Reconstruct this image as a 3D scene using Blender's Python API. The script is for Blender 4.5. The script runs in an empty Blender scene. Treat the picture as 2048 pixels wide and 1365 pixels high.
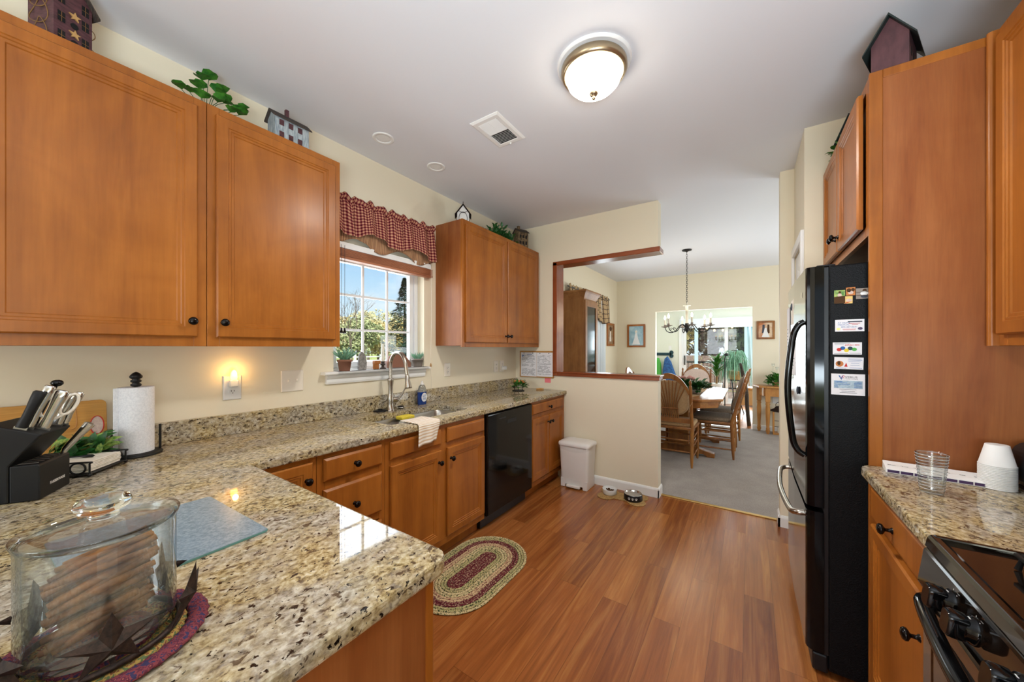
import bpy, bmesh, math, random
from math import sin, cos, pi, radians
from mathutils import Vector, Matrix
random.seed(7)
S = bpy.context.scene
COL = S.collection

# ------------------------------------------------------------------ camera
CAM = Vector((2.2375, 0.0, 1.3614))
cd = bpy.data.cameras.new('camera')
cd.sensor_width = 36.0
cd.lens = 705.3 / 2048 * 36.0
cd.shift_y = 14.0 / 2048
cd.clip_start = 0.02
cam = bpy.data.objects.new('camera', cd)
cam.location = CAM
cam.rotation_euler = (pi/2, 0, radians(33.975))
COL.objects.link(cam)
S.camera = cam

# ------------------------------------------------------------------ exposure and view
S.view_settings.view_transform = 'Standard'
S.view_settings.look = 'None'
S.view_settings.exposure = 0.12
S.view_settings.gamma = 1.0
S.view_settings.use_curve_mapping = False
try:
    cy = S.cycles
    cy.use_denoising = True
    cy.max_bounces = 10
    cy.diffuse_bounces = 5
    cy.glossy_bounces = 4
    cy.transmission_bounces = 8
    cy.transparent_max_bounces = 12
    cy.sample_clamp_indirect = 6.0
    cy.caustics_reflective = False
    cy.caustics_refractive = False
except Exception:
    pass

# ------------------------------------------------------------------ sky, sun, daylight and added fill
def srgb(c):
    if isinstance(c, str):
        c = [int(c[i:i+2], 16) for i in (0, 2, 4)]
    r = []
    for x in c[:3]:
        x = x / 255.0
        r.append(x/12.92 if x <= 0.04045 else ((x+0.055)/1.055)**2.4)
    return (r[0], r[1], r[2], 1.0)

W = bpy.data.worlds.new('sky')
S.world = W
W.use_nodes = True
wt = W.node_tree
wt.nodes.clear()
def wn(t, **k):
    n = wt.nodes.new(t)
    for a, b in k.items():
        setattr(n, a, b)
    return n
tc = wn('ShaderNodeTexCoord')
sx = wn('ShaderNodeSeparateXYZ')
wt.links.new(tc.outputs['Generated'], sx.inputs[0])
rmp = wn('ShaderNodeValToRGB')
wt.links.new(sx.outputs['Z'], rmp.inputs[0])
e = rmp.color_ramp.elements
e[0].position = 0.0; e[0].color = srgb('dfeefb')
e[1].position = 0.5; e[1].color = srgb('6aaae4')
x_ = e.new(0.1); x_.color = srgb('d4ebfb')
x_ = e.new(0.22); x_.color = srgb('a9d4f6')
mp = wn('ShaderNodeMapping')
mp.inputs['Scale'].default_value = (2.2, 2.2, 7.0)
wt.links.new(tc.outputs['Generated'], mp.inputs[0])
nz = wn('ShaderNodeTexNoise')
nz.inputs['Scale'].default_value = 2.3; nz.inputs['Detail'].default_value = 6
wt.links.new(mp.outputs[0], nz.inputs[0])
cr = wn('ShaderNodeValToRGB')
cr.color_ramp.elements[0].position = 0.46; cr.color_ramp.elements[1].position = 0.72
wt.links.new(nz.outputs[0], cr.inputs[0])
mx = wn('ShaderNodeMixRGB')
wt.links.new(cr.outputs[0], mx.inputs[0])
wt.links.new(rmp.outputs[0], mx.inputs[1])
mx.inputs[2].default_value = (0.95, 0.97, 1.0, 1)
bg = wn('ShaderNodeBackground')
bg.inputs[1].default_value = 1.05
wt.links.new(mx.outputs[0], bg.inputs[0])
ow = wn('ShaderNodeOutputWorld')
wt.links.new(bg.outputs[0], ow.inputs[0])

def lamp(name, kind, loc, rot, energy, color=(1, 1, 1), **k):
    l = bpy.data.lights.new(name, kind)
    l.energy = energy
    l.color = color
    for a, b in k.items():
        setattr(l, a, b)
    o = bpy.data.objects.new(name, l)
    o.location = loc
    o.rotation_euler = rot
    COL.objects.link(o)
    return o
lamp('sun', 'SUN', (8, -6, 12), (radians(48), 0, radians(52)), 8.0, (1.0, 0.93, 0.82), angle=0.01)
# daylight entering by the kitchen window, the dining window and the sunroom slider, then the added fill lights
lamp('daylight_kitchen_window', 'AREA', (-0.55, 1.62, 1.62), (0, radians(-90), 0), 40, (0.92, 0.93, 1.0), shape='RECTANGLE', size=1.3, size_y=1.3)
lamp('daylight_dining_window', 'AREA', (0.16, 5.6, 1.4), (0, radians(-90), 0), 14, (0.84, 0.94, 1.0), shape='RECTANGLE', size=1.3, size_y=1.3)
lamp('daylight_sunroom', 'AREA', (1.6, 9.85, 1.05), (radians(-93), 0, 0), 115, (0.82, 0.94, 1.0), shape='RECTANGLE', size=2.0, size_y=1.8)
lamp('sunroom_side_fill', 'AREA', (3.5, 8.6, 1.4), (0, radians(90), 0), 32, (0.9, 0.96, 1.0), shape='RECTANGLE', size=1.6, size_y=2.0)  # added fill to brighten the sunroom wall; no window on this side
lamp('dining_side_fill', 'AREA', (4.1, 5.3, 1.3), (0, radians(120), 0), 55, (0.86, 0.94, 1.0), shape='RECTANGLE', size=1.5, size_y=2.0)  # added fill tilted up at the ceiling; the wall behind it is solid
lamp('added_ceiling_uplight', 'AREA', (2.7, -0.6, 1.12), (radians(174), 0, 0), 92, (0.77, 0.90, 1.0), shape='DISK', size=1.0)  # added uplight without a fixture, brightens the ceiling from behind the camera
lamp('rear_fill', 'AREA', (0.85, -4.3, 1.5), (radians(95), 0, 0), 70, (0.92, 0.96, 1.0), shape='RECTANGLE', size=1.5, size_y=2.0)  # unseen fill added behind the camera, offset to miss the peninsula end panel

# ------------------------------------------------------------------ node materials
def newmat(name):
    m = bpy.data.materials.new(name)
    m.use_nodes = True
    nt = m.node_tree
    nt.nodes.clear()
    out = nt.nodes.new('ShaderNodeOutputMaterial')
    p = nt.nodes.new('ShaderNodeBsdfPrincipled')
    nt.links.new(p.outputs[0], out.inputs[0])
    return m, nt, p, out
def mat(name, c, rough=0.5, metal=0.0, coat=0.0, spec=0.5, emit=None, es=1.0, alpha=None, sheen=0.0, trans=0.0, ior=1.45, sss=0.0):
    m, nt, p, o = newmat(name)
    p.inputs['Base Color'].default_value = srgb(c)
    p.inputs['Roughness'].default_value = rough
    p.inputs['Metallic'].default_value = metal
    p.inputs['Coat Weight'].default_value = coat
    p.inputs['Specular IOR Level'].default_value = spec
    p.inputs['Transmission Weight'].default_value = trans
    p.inputs['IOR'].default_value = ior
    p.inputs['Sheen Weight'].default_value = sheen
    if emit:
        p.inputs['Emission Color'].default_value = srgb(emit)
        p.inputs['Emission Strength'].default_value = es
    return m
class NT:
    """tiny node shorthand"""
    def __init__(s, nt, coord='Object'):
        s.nt = nt
        s.tc = nt.nodes.new('ShaderNodeTexCoord').outputs[coord]
    def n(s, t, **k):
        x = s.nt.nodes.new(t)
        for a, b in k.items():
            setattr(x, a, b)
        return x
    def l(s, a, b):
        s.nt.links.new(a, b)
    def map(s, scale, rot=(0, 0, 0), src=None):
        m = s.n('ShaderNodeMapping')
        m.inputs['Scale'].default_value = scale
        m.inputs['Rotation'].default_value = rot
        s.l(src or s.tc, m.inputs[0])
        return m.outputs[0]
    def noise(s, vec, scale, detail=3, rough=0.55, dist=0.0):
        x = s.n('ShaderNodeTexNoise')
        x.inputs['Scale'].default_value = scale
        x.inputs['Detail'].default_value = detail
        x.inputs['Roughness'].default_value = rough
        x.inputs['Distortion'].default_value = dist
        s.l(vec, x.inputs[0])
        return x.outputs[0]
    def ramp(s, fac, stops, const=False):
        x = s.n('ShaderNodeValToRGB')
        cr = x.color_ramp
        if const:
            cr.interpolation = 'CONSTANT'
        while len(cr.elements) < len(stops):
            cr.elements.new(0.5)
        for el, (p, c) in zip(cr.elements, stops):
            el.position = p
            el.color = srgb(c) if not isinstance(c, (int, float)) else (c, c, c, 1)
        s.l(fac, x.inputs[0])
        return x.outputs[0]
    def mix(s, fac, a, b, mode='MIX'):
        x = s.n('ShaderNodeMixRGB', blend_type=mode)
        for i, v in ((0, fac), (1, a), (2, b)):
            if isinstance(v, (int, float)):
                x.inputs[i].default_value = v if i == 0 else (v, v, v, 1)
            elif isinstance(v, (str, tuple, list)):
                x.inputs[i].default_value = srgb(v)
            else:
                s.l(v, x.inputs[i])
        return x.outputs[0]
    def math(s, op, a, b=0.0):
        x = s.n('ShaderNodeMath', operation=op)
        for i, v in ((0, a), (1, b)):
            if isinstance(v, (int, float)):
                x.inputs[i].default_value = v
            else:
                s.l(v, x.inputs[i])
        return x.outputs[0]
    def xyz(s, vec=None):
        x = s.n('ShaderNodeSeparateXYZ')
        s.l(vec or s.tc, x.inputs[0])
        return x.outputs
    def bump(s, h, p, strength=0.2, dist=0.01):
        b = s.n('ShaderNodeBump')
        b.inputs['Strength'].default_value = strength
        b.inputs['Distance'].default_value = dist
        s.l(h, b.inputs['Height'])
        s.l(b.outputs[0], p.inputs['Normal'])

def wood(name, dark, mid, light, axis='z', scale=1.0, rough=0.36, coat=0.10, blotch=0.5, grain=0.25):
    m, nt, p, o = newmat(name)
    N = NT(nt)
    st = {'z': (9, 9, 0.9), 'y': (9, 0.9, 9), 'x': (0.9, 9, 9)}[axis]
    fine = {'z': (95, 95, 5), 'y': (95, 5, 95), 'x': (5, 95, 95)}[axis]
    a = N.noise(N.map([q*scale for q in st]), 1.0, 4, 0.6, 0.6)
    b = N.noise(N.map([q*scale for q in fine]), 1.0, 3, 0.6)
    c = N.noise(N.tc, 4.2*scale, 3, 0.55, 0.8)
    base = N.ramp(a, [(0.3, dark), (0.5, mid), (0.72, light)])
    base = N.mix(blotch*0.6, base, N.ramp(c, [(0.32, dark), (0.52, mid), (0.68, light)]))
    g = N.ramp(b, [(0.3, 0.62), (0.6, 1.0)])
    base = N.mix(grain, base, g, 'MULTIPLY')
    N.l(base, p.inputs['Base Color'])
    p.inputs['Roughness'].default_value = rough
    p.inputs['Coat Weight'].default_value = coat
    p.inputs['Coat Roughness'].default_value = 0.22
    p.inputs['Specular IOR Level'].default_value = 0.25
    N.bump(b, p, 0.03, 0.002)
    return m

M = {}
M['cab'] = wood('maple_cabinet', '824818', '9d5c20', 'b06c2a', 'z')
M['cab_panel'] = wood('maple_veneer_panel', '824622', '94582e', 'a4673a', 'z', 1.4, 0.40, 0.05, 0.35, 0.3)
M['cherry'] = wood('cherry_trim', '6a2c12', '8a4420', '9c5630', 'x', 1.0, 0.25, 0.4)
M['cherryv'] = wood('cherry_trim_upright', '6a2c12', '8a4420', '9c5630', 'z', 1.0, 0.25, 0.4)
M['oak'] = wood('oak', '6e4020', '8e5a2c', 'a67238', 'z', 1.6, 0.3, 0.3, 0.3, 0.4)
M['oakx'] = wood('oak_table', '7a4824', '9a632f', 'b07a3e', 'y', 1.6, 0.3, 0.15, 0.3, 0.4)
M['pine'] = wood('pine', 'a06a34', 'b98044', 'c99656', 'z', 1.6, 0.35, 0.2, 0.3, 0.3)
M['hutch'] = wood('hutch_wood', '7a5030', '916238', 'a5764a', 'z', 1.2, 0.45, 0.05, 0.6, 0.4)
M['bamboo'] = wood('bamboo_board', 'a8702e', 'c08a40', 'd09c50', 'y', 2.0, 0.45, 0.0, 0.2, 0.4)
M['blind'] = wood('wood_blind', '8a5238', 'a86c4c', 'b87e5e', 'y', 1.5, 0.5, 0.0, 0.2, 0.3)

def granite():
    m, nt, p, o = newmat('granite')
    N = NT(nt)
    v = N.map((1.0, 0.85, 1.0), (0, 0, radians(28)))
    big = N.noise(v, 7, 3, 0.6, 0.4)
    a = N.noise(v, 85, 4, 0.62, 0.3)
    base = N.ramp(a, [(0.34, '5c4c34'), (0.42, '8c7850'), (0.50, 'ab986e'), (0.58, 'beae88'), (0.70, 'd4cab2')])
    grey = N.ramp(N.noise(v, 70, 4, 0.6, 0.3), [(0.36, '665f56'), (0.48, '9a9286'), (0.64, 'c8c3b8')])
    base = N.mix(N.ramp(big, [(0.40, 0.0), (0.62, 0.8)]), base, grey)
    dens = N.ramp(N.noise(v, 16, 2, 0.5), [(0.3, 0.0), (0.7, 1.0)])
    sp = N.math('SUBTRACT', N.noise(v, 84, 4, 0.6, 0.5), N.math('MULTIPLY', dens, 0.045))
    base = N.mix(N.ramp(sp, [(0.335, 1.0), (0.372, 0.0)]), base, '1c1816')
    sp2 = N.noise(N.map((1.0, 0.8, 1.3), (0.3, 0.2, 1.9)), 52, 4, 0.62, 0.5)
    base = N.mix(N.ramp(sp2, [(0.36, 0.9), (0.41, 0.0)]), base, '4e3e2e')
    N.l(base, p.inputs['Base Color'])
    p.inputs['Roughness'].default_value = 0.035
    p.inputs['Specular IOR Level'].default_value = 0.55
    return m
M['granite'] = granite()

def floorwood():
    m, nt, p, o = newmat('plank_floor')
    N = NT(nt)
    v = N.map((1, 1, 1), (0, 0, radians(90)))
    def brick(c1, c2, mort, off, sz):
        b = N.n('ShaderNodeTexBrick')
        b.offset = off
        b.offset_frequency = 2
        b.inputs['Color1'].default_value = c1
        b.inputs['Color2'].default_value = c2
        b.inputs['Mortar'].default_value = mort
        b.inputs['Scale'].default_value = 1.0
        b.inputs['Mortar Size'].default_value = sz
        b.inputs['Mortar Smooth'].default_value = 0.4
        b.inputs['Brick Width'].default_value = 1.22
        b.inputs['Row Height'].default_value = 0.128
        N.l(v, b.inputs['Vector'])
        return b.outputs['Color']
    rnd = brick((0, 0, 0, 1), (1, 1, 1, 1), (0.3, 0.3, 0.3, 1), 0.37, 0.0)
    seam = brick((1, 1, 1, 1), (1, 1, 1, 1), (0.45, 0.45, 0.45, 1), 0.37, 0.0012)
    comb = N.n('ShaderNodeVectorMath', operation='ADD')
    sc = N.n('ShaderNodeVectorMath', operation='SCALE')
    N.l(rnd, sc.inputs[0]); sc.inputs['Scale'].default_value = 7.0
    N.l(N.tc, comb.inputs[0]); N.l(sc.outputs[0], comb.inputs[1])
    g1 = N.noise(N.map((24, 1.3, 1), src=comb.outputs[0]), 1.0, 5, 0.62, 0.8)
    g2 = N.noise(N.map((130, 5, 1), src=comb.outputs[0]), 1.0, 3, 0.6)
    plank = N.ramp(rnd, [(0.0, '703a18'), (0.35, '8c4e24'), (0.7, 'a46230'), (1.0, 'be7c40')])
    gr = N.ramp(g1, [(0.28, '643216'), (0.5, '965628'), (0.74, 'c48846')])
    c = N.mix(0.55, plank, gr)
    c = N.mix(0.35, c, N.ramp(g2, [(0.3, 0.6), (0.62, 1.0)]), 'MULTIPLY')
    c = N.mix(0.8, c, seam, 'MULTIPLY')
    N.l(c, p.inputs['Base Color'])
    p.inputs['Roughness'].default_value = 0.23
    p.inputs['Coat Weight'].default_value = 0.25
    p.inputs['Coat Roughness'].default_value = 0.25
    N.bump(N.mix(0.5, seam, g2), p, 0.06, 0.002)
    return m
M['floor'] = floorwood()

def carpet():
    m, nt, p, o = newmat('carpet')
    N = NT(nt)
    a = N.noise(N.tc, 160, 3, 0.7)
    b = N.noise(N.tc, 5, 2, 0.5)
    c = N.mix(0.5, N.ramp(a, [(0.3, '857d78'), (0.7, 'b9b1ab')]), N.ramp(b, [(0.3, '958c86'), (0.7, 'aea59e')]))
    N.l(c, p.inputs['Base Color'])
    p.inputs['Roughness'].default_value = 1.0
    p.inputs['Specular IOR Level'].default_value = 0.1
    N.bump(a, p, 0.6, 0.01)
    return m
M['carpet'] = carpet()

def paint(name, c, rough=0.6, bump=0.04):
    m, nt, p, o = newmat(name)
    N = NT(nt)
    p.inputs['Base Color'].default_value = srgb(c)
    p.inputs['Roughness'].default_value = rough
    p.inputs['Specular IOR Level'].default_value = 0.3
    N.bump(N.noise(N.tc, 220, 2, 0.5), p, bump, 0.002)
    return m
M['wall'] = paint('cream_wall_paint', 'e6dcc4')
M['ceil'] = paint('ceiling_paint', 'e2e4e9', 0.8)
M['white'] = paint('white_trim_paint', 'ececea', 0.35, 0.01)
M['sunwall'] = paint('sunroom_paint', 'dfe2d4', 0.6)
M['vinyl'] = mat('white_vinyl', 'e4e6e8', 0.3)

def speck(name, c1, c2, scale=200, rough=0.5, bump=0.0, lo=0.35, hi=0.65, metal=0.0, coord=None, detail=3, spec=0.5):
    m, nt, p, o = newmat(name)
    N = NT(nt)
    a = N.noise(N.map(coord) if coord else N.tc, scale, detail, 0.6)
    N.l(N.ramp(a, [(lo, c1), (hi, c2)]), p.inputs['Base Color'])
    p.inputs['Roughness'].default_value = rough
    p.inputs['Metallic'].default_value = metal
    p.inputs['Specular IOR Level'].default_value = spec
    if bump:
        N.bump(a, p, bump, 0.004)
    return m
M['fridge_side'] = speck('black_textured_steel', '040507', '0a0b0d', 260, 0.36, 0.4, spec=0.15)
M['fridge_front'] = mat('dark_stainless_steel', '8a8782', 0.12, 1.0)
M['black_gloss'] = mat('black_gloss', '080809', 0.08, 0, 0.0, spec=0.35)
M['black_satin'] = mat('black_satin', '121214', 0.4)
M['black_matte'] = mat('black_matte', '0d0d0e', 0.5, spec=0.35)
M['black_enamel'] = mat('black_enamel', '120d0a', 0.07, 0, 0.6)
M['bronze'] = mat('dark_bronze_knob', '1a1513', 0.18, 0.6)
M['iron'] = mat('black_iron', '141414', 0.45, 0.3)
M['steel'] = mat('brushed_steel', 'b9b6b0', 0.3, 1.0)
M['steel_lt'] = mat('polished_steel', 'c9c8c4', 0.18, 1.0)
M['nickel'] = mat('brushed_nickel', 'aaa398', 0.25, 1.0)
M['brass'] = mat('satin_nickel_lamp_ring', 'a8977c', 0.3, 0.9)
M['plastic_white'] = mat('white_plastic', 'e6e4e1', 0.4)
M['plate'] = mat('ivory_plate', 'eee6d8', 0.35)
M['plate_white'] = mat('white_plate', 'e6e6e4', 0.35)
M['dark_hole'] = mat('dark_opening', '141110', 0.7)
M['paper'] = mat('white_paper', 'e4e4e8', 0.7)
M['ink'] = mat('ink', '3a3f4c', 0.7)
M['ink_blue'] = mat('blue_ink', '2a5fa0', 0.7)
M['ink_red'] = mat('red_ink', 'c03028', 0.7)
M['cork'] = speck('cork', 'a27848', 'c39a66', 220, 0.8)
M['pink'] = mat('pink_note', 'f07f86', 0.7)
M['towel_paper'] = speck('paper_towel', 'd4d6da', 'e6e7ea', 160, 0.85, 0.25)
M['napkin'] = speck('napkin_paper', 'ddd5c6', 'efe9de', 40, 0.85, 0.1)
M['leaf'] = speck('green_leaf', '1f5a1e', '4c8a2e', 40, 0.45)
M['leaf_dark'] = speck('dark_green_leaf', '16401c', '2f6a2c', 60, 0.4)
M['leaf_pale'] = speck('pale_green_succulent', '5d8f76', '86b394', 50, 0.55)
M['leaf_yel'] = speck('variegated_leaf', '3f7a2c', 'a8b860', 90, 0.5)
M['terracotta'] = mat('terracotta', '8a5f4c', 0.8)
M['greypot'] = mat('grey_pot', '8c8279', 0.7)
M['stone'] = speck('grey_stone', '6d6a68', '9c9894', 60, 0.8)
M['candle'] = mat('ivory_candle', 'e0dccc', 0.5)
M['glass_solid'] = mat('solid_clear_glass', 'f4fbfb', 0.0, 0, 0, 0.5, trans=1.0, ior=1.45)
def schlick(nt, f0):
    lw = nt.nodes.new('ShaderNodeLayerWeight'); lw.inputs[0].default_value = 0.5
    a = nt.nodes.new('ShaderNodeMath'); a.operation = 'POWER'; a.inputs[1].default_value = 5.0
    nt.links.new(lw.outputs['Facing'], a.inputs[0])
    b = nt.nodes.new('ShaderNodeMath'); b.operation = 'MULTIPLY_ADD'; b.inputs[1].default_value = 1-f0; b.inputs[2].default_value = f0
    nt.links.new(a.outputs[0], b.inputs[0])
    return b.outputs[0]
def thin_glass():
    m, nt, p, o = newmat('clear_glass')
    nt.nodes.remove(p)
    lw = nt.nodes.new('ShaderNodeLayerWeight'); lw.inputs[0].default_value = 0.5
    r = nt.nodes.new('ShaderNodeValToRGB')
    r.color_ramp.elements[0].position = 0.52; r.color_ramp.elements[0].color = (0.97, 0.985, 0.985, 1)
    r.color_ramp.elements[1].position = 1.0; r.color_ramp.elements[1].color = (0.42, 0.5, 0.52, 1)
    nt.links.new(lw.outputs['Facing'], r.inputs[0])
    t = nt.nodes.new('ShaderNodeBsdfTransparent'); nt.links.new(r.outputs[0], t.inputs[0])
    g = nt.nodes.new('ShaderNodeBsdfGlossy'); g.inputs['Roughness'].default_value = 0.02
    f = schlick(nt, 0.09)
    x = nt.nodes.new('ShaderNodeMixShader')
    nt.links.new(f, x.inputs[0]); nt.links.new(t.outputs[0], x.inputs[1]); nt.links.new(g.outputs[0], x.inputs[2])
    nt.links.new(x.outputs[0], o.inputs[0])
    return m
M['glass'] = thin_glass()
M['soapblue'] = mat('blue_dish_soap', '10357a', 0.08, 0, 0.3)
M['soapclear'] = mat('clear_bottle', 'dfe4e4', 0.05, trans=0.85, ior=1.3)
M['sponge'] = speck('yellow_sponge', 'd8c030', 'ecd84c', 150, 0.9, 0.3)
M['pretzel'] = speck('pretzel_stick', '5e3816', '94602c', 35, 0.6, 0.2)
M['rust'] = speck('rusty_dark_metal', '1c1210', '3c2a22', 120, 0.5, 0.2, metal=0.5)
M['red_house'] = speck('barn_red_wood', '3c1f22', '563036', 30, 0.7, 0.1, coord=(1, 1, 4))
M['grey_house'] = speck('weathered_blue_grey_wood', '7f8c94', 'b4bdc0', 30, 0.8, 0.2, coord=(3, 3, .6))
M['stone_house'] = speck('brown_stoneware', '4a3a2a', '8c7656', 40, 0.8, 0.2)
M['plum_house'] = speck('plum_wood', '4a2c30', '5c383c', 30, 0.6, 0.05, coord=(1, 1, .4))
M['roof_dark'] = speck('dark_roof', '2c2622', '4c4038', 50, 0.8, coord=(1, 6, 1))
M['roof_green'] = mat('dark_green_roof', '24302e', 0.5)
M['tan'] = mat('tan_wood', 'b58e58', 0.7)
M['twig'] = mat('twig_wire', '7a5a32', 0.8)
M['gold_strip'] = mat('brass_transition_strip', 'd2b06a', 0.3, 0.6)
M['mat_glass'] = speck('frosted_glass_mat', '6a7f8c', '8699a6', 130, 0.25)
M['mat_edge'] = mat('green_glass_edge', '5e8a84', 0.1)
M['seagrass'] = speck('seagrass', '8a6a3c', 'b8945c', 90, 0.85, 0.4)
M['kibble'] = mat('kibble', '4a3018', 0.9)
M['water'] = mat('water', 'a8a49c', 0.03, 0.2)
M['purple'] = mat('purple_plastic', '3c2450', 0.4)
M['cup'] = mat('white_paper_cup', 'e0e0de', 0.6)
M['fabric_blue'] = speck('blue_nylon', '16407a', '2a68a8', 30, 0.6)
M['fabric_teal'] = mat('teal_nylon', '163a44', 0.6)
M['fabric_green'] = mat('lime_nylon', '4fae4a', 0.6)
M['curtain'] = mat('white_curtain', 'dfe8ee', 0.8, spec=0.2)
M['curtain_blue'] = mat('pale_blue_curtain', 'b8d2da', 0.8, spec=0.2)
M['cushion'] = speck('woven_tan_cushion', '9c7c58', 'bc9c74', 160, 0.9, 0.3)
M['cushion_grey'] = speck('grey_brown_cushion', '6c5c4c', '8c7a66', 120, 0.9, 0.3)
M['cushion_pink'] = speck('pale_pink_cushion', 'c4aca0', 'd6c2b4', 120, 0.9, 0.2)
M['pink_flower'] = mat('dusty_pink_flower', 'b8847c', 0.8)
M['orange_flower'] = mat('orange_flower', 'c07a44', 0.8)
M['bulb'] = mat('lit_bulb', 'ffe2b0', 0.5, emit='ffdca0', es=14.0)
M['bulb'].cycles.emission_sampling = 'NONE'
M['lampglass'] = mat('lit_frosted_glass', 'fff2dc', 0.4, emit='fff0dc', es=15.0)
M['night'] = mat('lit_night_light', 'ffc070', 0.4, emit='ffae4a', es=9.0)
M['string_bulb'] = mat('lit_string_bulb', 'ffd890', 0.5, emit='ffd080', es=6.0)
M['string_bulb'].cycles.emission_sampling = 'NONE'

def pane():
    m, nt, p, o = newmat('window_pane')
    nt.nodes.remove(p)
    t = nt.nodes.new('ShaderNodeBsdfTransparent')
    t.inputs[0].default_value = (0.96, 0.98, 0.98, 1)
    g = nt.nodes.new('ShaderNodeBsdfGlossy')
    g.inputs['Roughness'].default_value = 0.02
    f = schlick(nt, 0.03)
    x = nt.nodes.new('ShaderNodeMixShader')
    nt.links.new(f, x.inputs[0])
    nt.links.new(t.outputs[0], x.inputs[1])
    nt.links.new(g.outputs[0], x.inputs[2])
    nt.links.new(x.outputs[0], o.inputs[0])
    return m
M['pane'] = pane()

def film(name, c, alpha):
    m, nt, p, o = newmat(name)
    p.inputs['Base Color'].default_value = srgb(c)
    p.inputs['Roughness'].default_value = 0.25
    t = nt.nodes.new('ShaderNodeBsdfTransparent')
    x = nt.nodes.new('ShaderNodeMixShader')
    x.inputs[0].default_value = alpha
    nt.links.new(t.outputs[0], x.inputs[1])
    nt.links.new(p.outputs[0], x.inputs[2])
    nt.links.new(x.outputs[0], o.inputs[0])
    return m
M['glassrib'] = film('pale_glass_rib', 'e6eaec', 0.4)
M['plasticbag'] = film('clear_plastic_bag', 'd8dcdc', 0.10)

def gingham():
    m, nt, p, o = newmat('burgundy_gingham')
    N = NT(nt, 'UV')
    x, y, z = N.xyz()
    def stripe(v):
        return N.math('GREATER_THAN', N.math('FRACT', v), 0.5)
    a, b = stripe(x), stripe(y)
    s = N.math('MULTIPLY', N.math('ADD', a, b), 0.5)
    c = N.ramp(s, [(0.0, 'c49a78'), (0.25, '8e4a48'), (0.75, '4c141c')], True)
    N.l(c, p.inputs['Base Color'])
    p.inputs['Roughness'].default_value = 0.9
    p.inputs['Specular IOR Level'].default_value = 0.1
    return m
M['gingham'] = gingham()
def striped(name, c1, c2, thr=0.5, coord='UV', axis=0):
    m, nt, p, o = newmat(name)
    N = NT(nt, coord)
    v = N.xyz()[axis]
    s = N.math('GREATER_THAN', N.math('FRACT', v), thr)
    N.l(N.ramp(s, [(0.0, c1), (0.5, c2)], True), p.inputs['Base Color'])
    p.inputs['Roughness'].default_value = 0.9
    p.inputs['Specular IOR Level'].default_value = 0.1
    return m
M['ticking'] = striped('tan_ticking_stripe', 'b8916c', '5c3630', 0.62)
M['dishtowel'] = striped('dish_towel_stripe', 'e4ded4', 'cbb294', 0.55, 'UV', 1)
def plaid():
    m, nt, p, o = newmat('beige_plaid')
    N = NT(nt, 'UV')
    x, y, z = N.xyz()
    a = N.math('GREATER_THAN', N.math('FRACT', x), 0.84)
    b = N.math('GREATER_THAN', N.math('FRACT', y), 0.84)
    s = N.math('MULTIPLY', N.math('ADD', a, b), 0.5)
    N.l(N.ramp(s, [(0.0, 'b89c74'), (0.25, '58463a'), (0.75, '2c2420')], True), p.inputs['Base Color'])
    p.inputs['Roughness'].default_value = 0.9
    return m
M['plaid'] = plaid()
def braid(name, cols, scale=120):
    m, nt, p, o = newmat(name)
    N = NT(nt)
    a = N.noise(N.tc, scale, 2, 0.5, 0.4)
    st = [(0.30 + 0.4*i/max(1, len(cols)-1), c) for i, c in enumerate(cols)]
    N.l(N.ramp(a, st, True), p.inputs['Base Color'])
    p.inputs['Roughness'].default_value = 0.95
    p.inputs['Specular IOR Level'].default_value = 0.1
    N.bump(a, p, 0.5, 0.006)
    return m
M['br_tan'] = braid('braid_tan', ['4c5236', 'c4b184', 'd2c094', 'b09a6a'])
M['br_green'] = braid('braid_tan_green', ['2c3a24', 'c0ae80', '8a9058', 'd0be92'])
M['br_burg'] = braid('braid_burgundy', ['a88c74', '6a2c30', '54202a', '8a5a50'])
M['br_mix'] = braid('braid_tan_burgundy', ['7a4844', 'c4a680', 'd0b890', '9c6c58'])
M['br_red'] = braid('braid_red_blue', ['3a3450', '7a3c42', '5a2c3a', '96584c'], 170)
M['br_multi'] = braid('braid_green_gold', ['5c6a48', 'a88a4c', '7a4a34', '8c9068'], 170)

def fancyglass():
    return M['glass']

# ------------------------------------------------------------------ mesh builder
X, Y, Z = Vector((1, 0, 0)), Vector((0, 1, 0)), Vector((0, 0, 1))
V = Vector
class Fr:
    """a local frame: origin o, axes u v n"""
    def __init__(s, o, u, v, n):
        s.o, s.u, s.v, s.n = V(o), V(u), V(v), V(n)
    def __call__(s, a, b, c=0.0):
        return s.o + s.u*a + s.v*b + s.n*c
def left_frame(x, y, z):           # a face looking into the room from the window side
    return Fr((x, y, z), Y, Z, X)
def right_frame(x, y, z):          # a face looking into the room from the fridge side
    return Fr((x, y, z), -Y, Z, -X)
def front_frame(x, y, z):          # a face looking back towards -y
    return Fr((x, y, z), X, Z, -Y)

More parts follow.
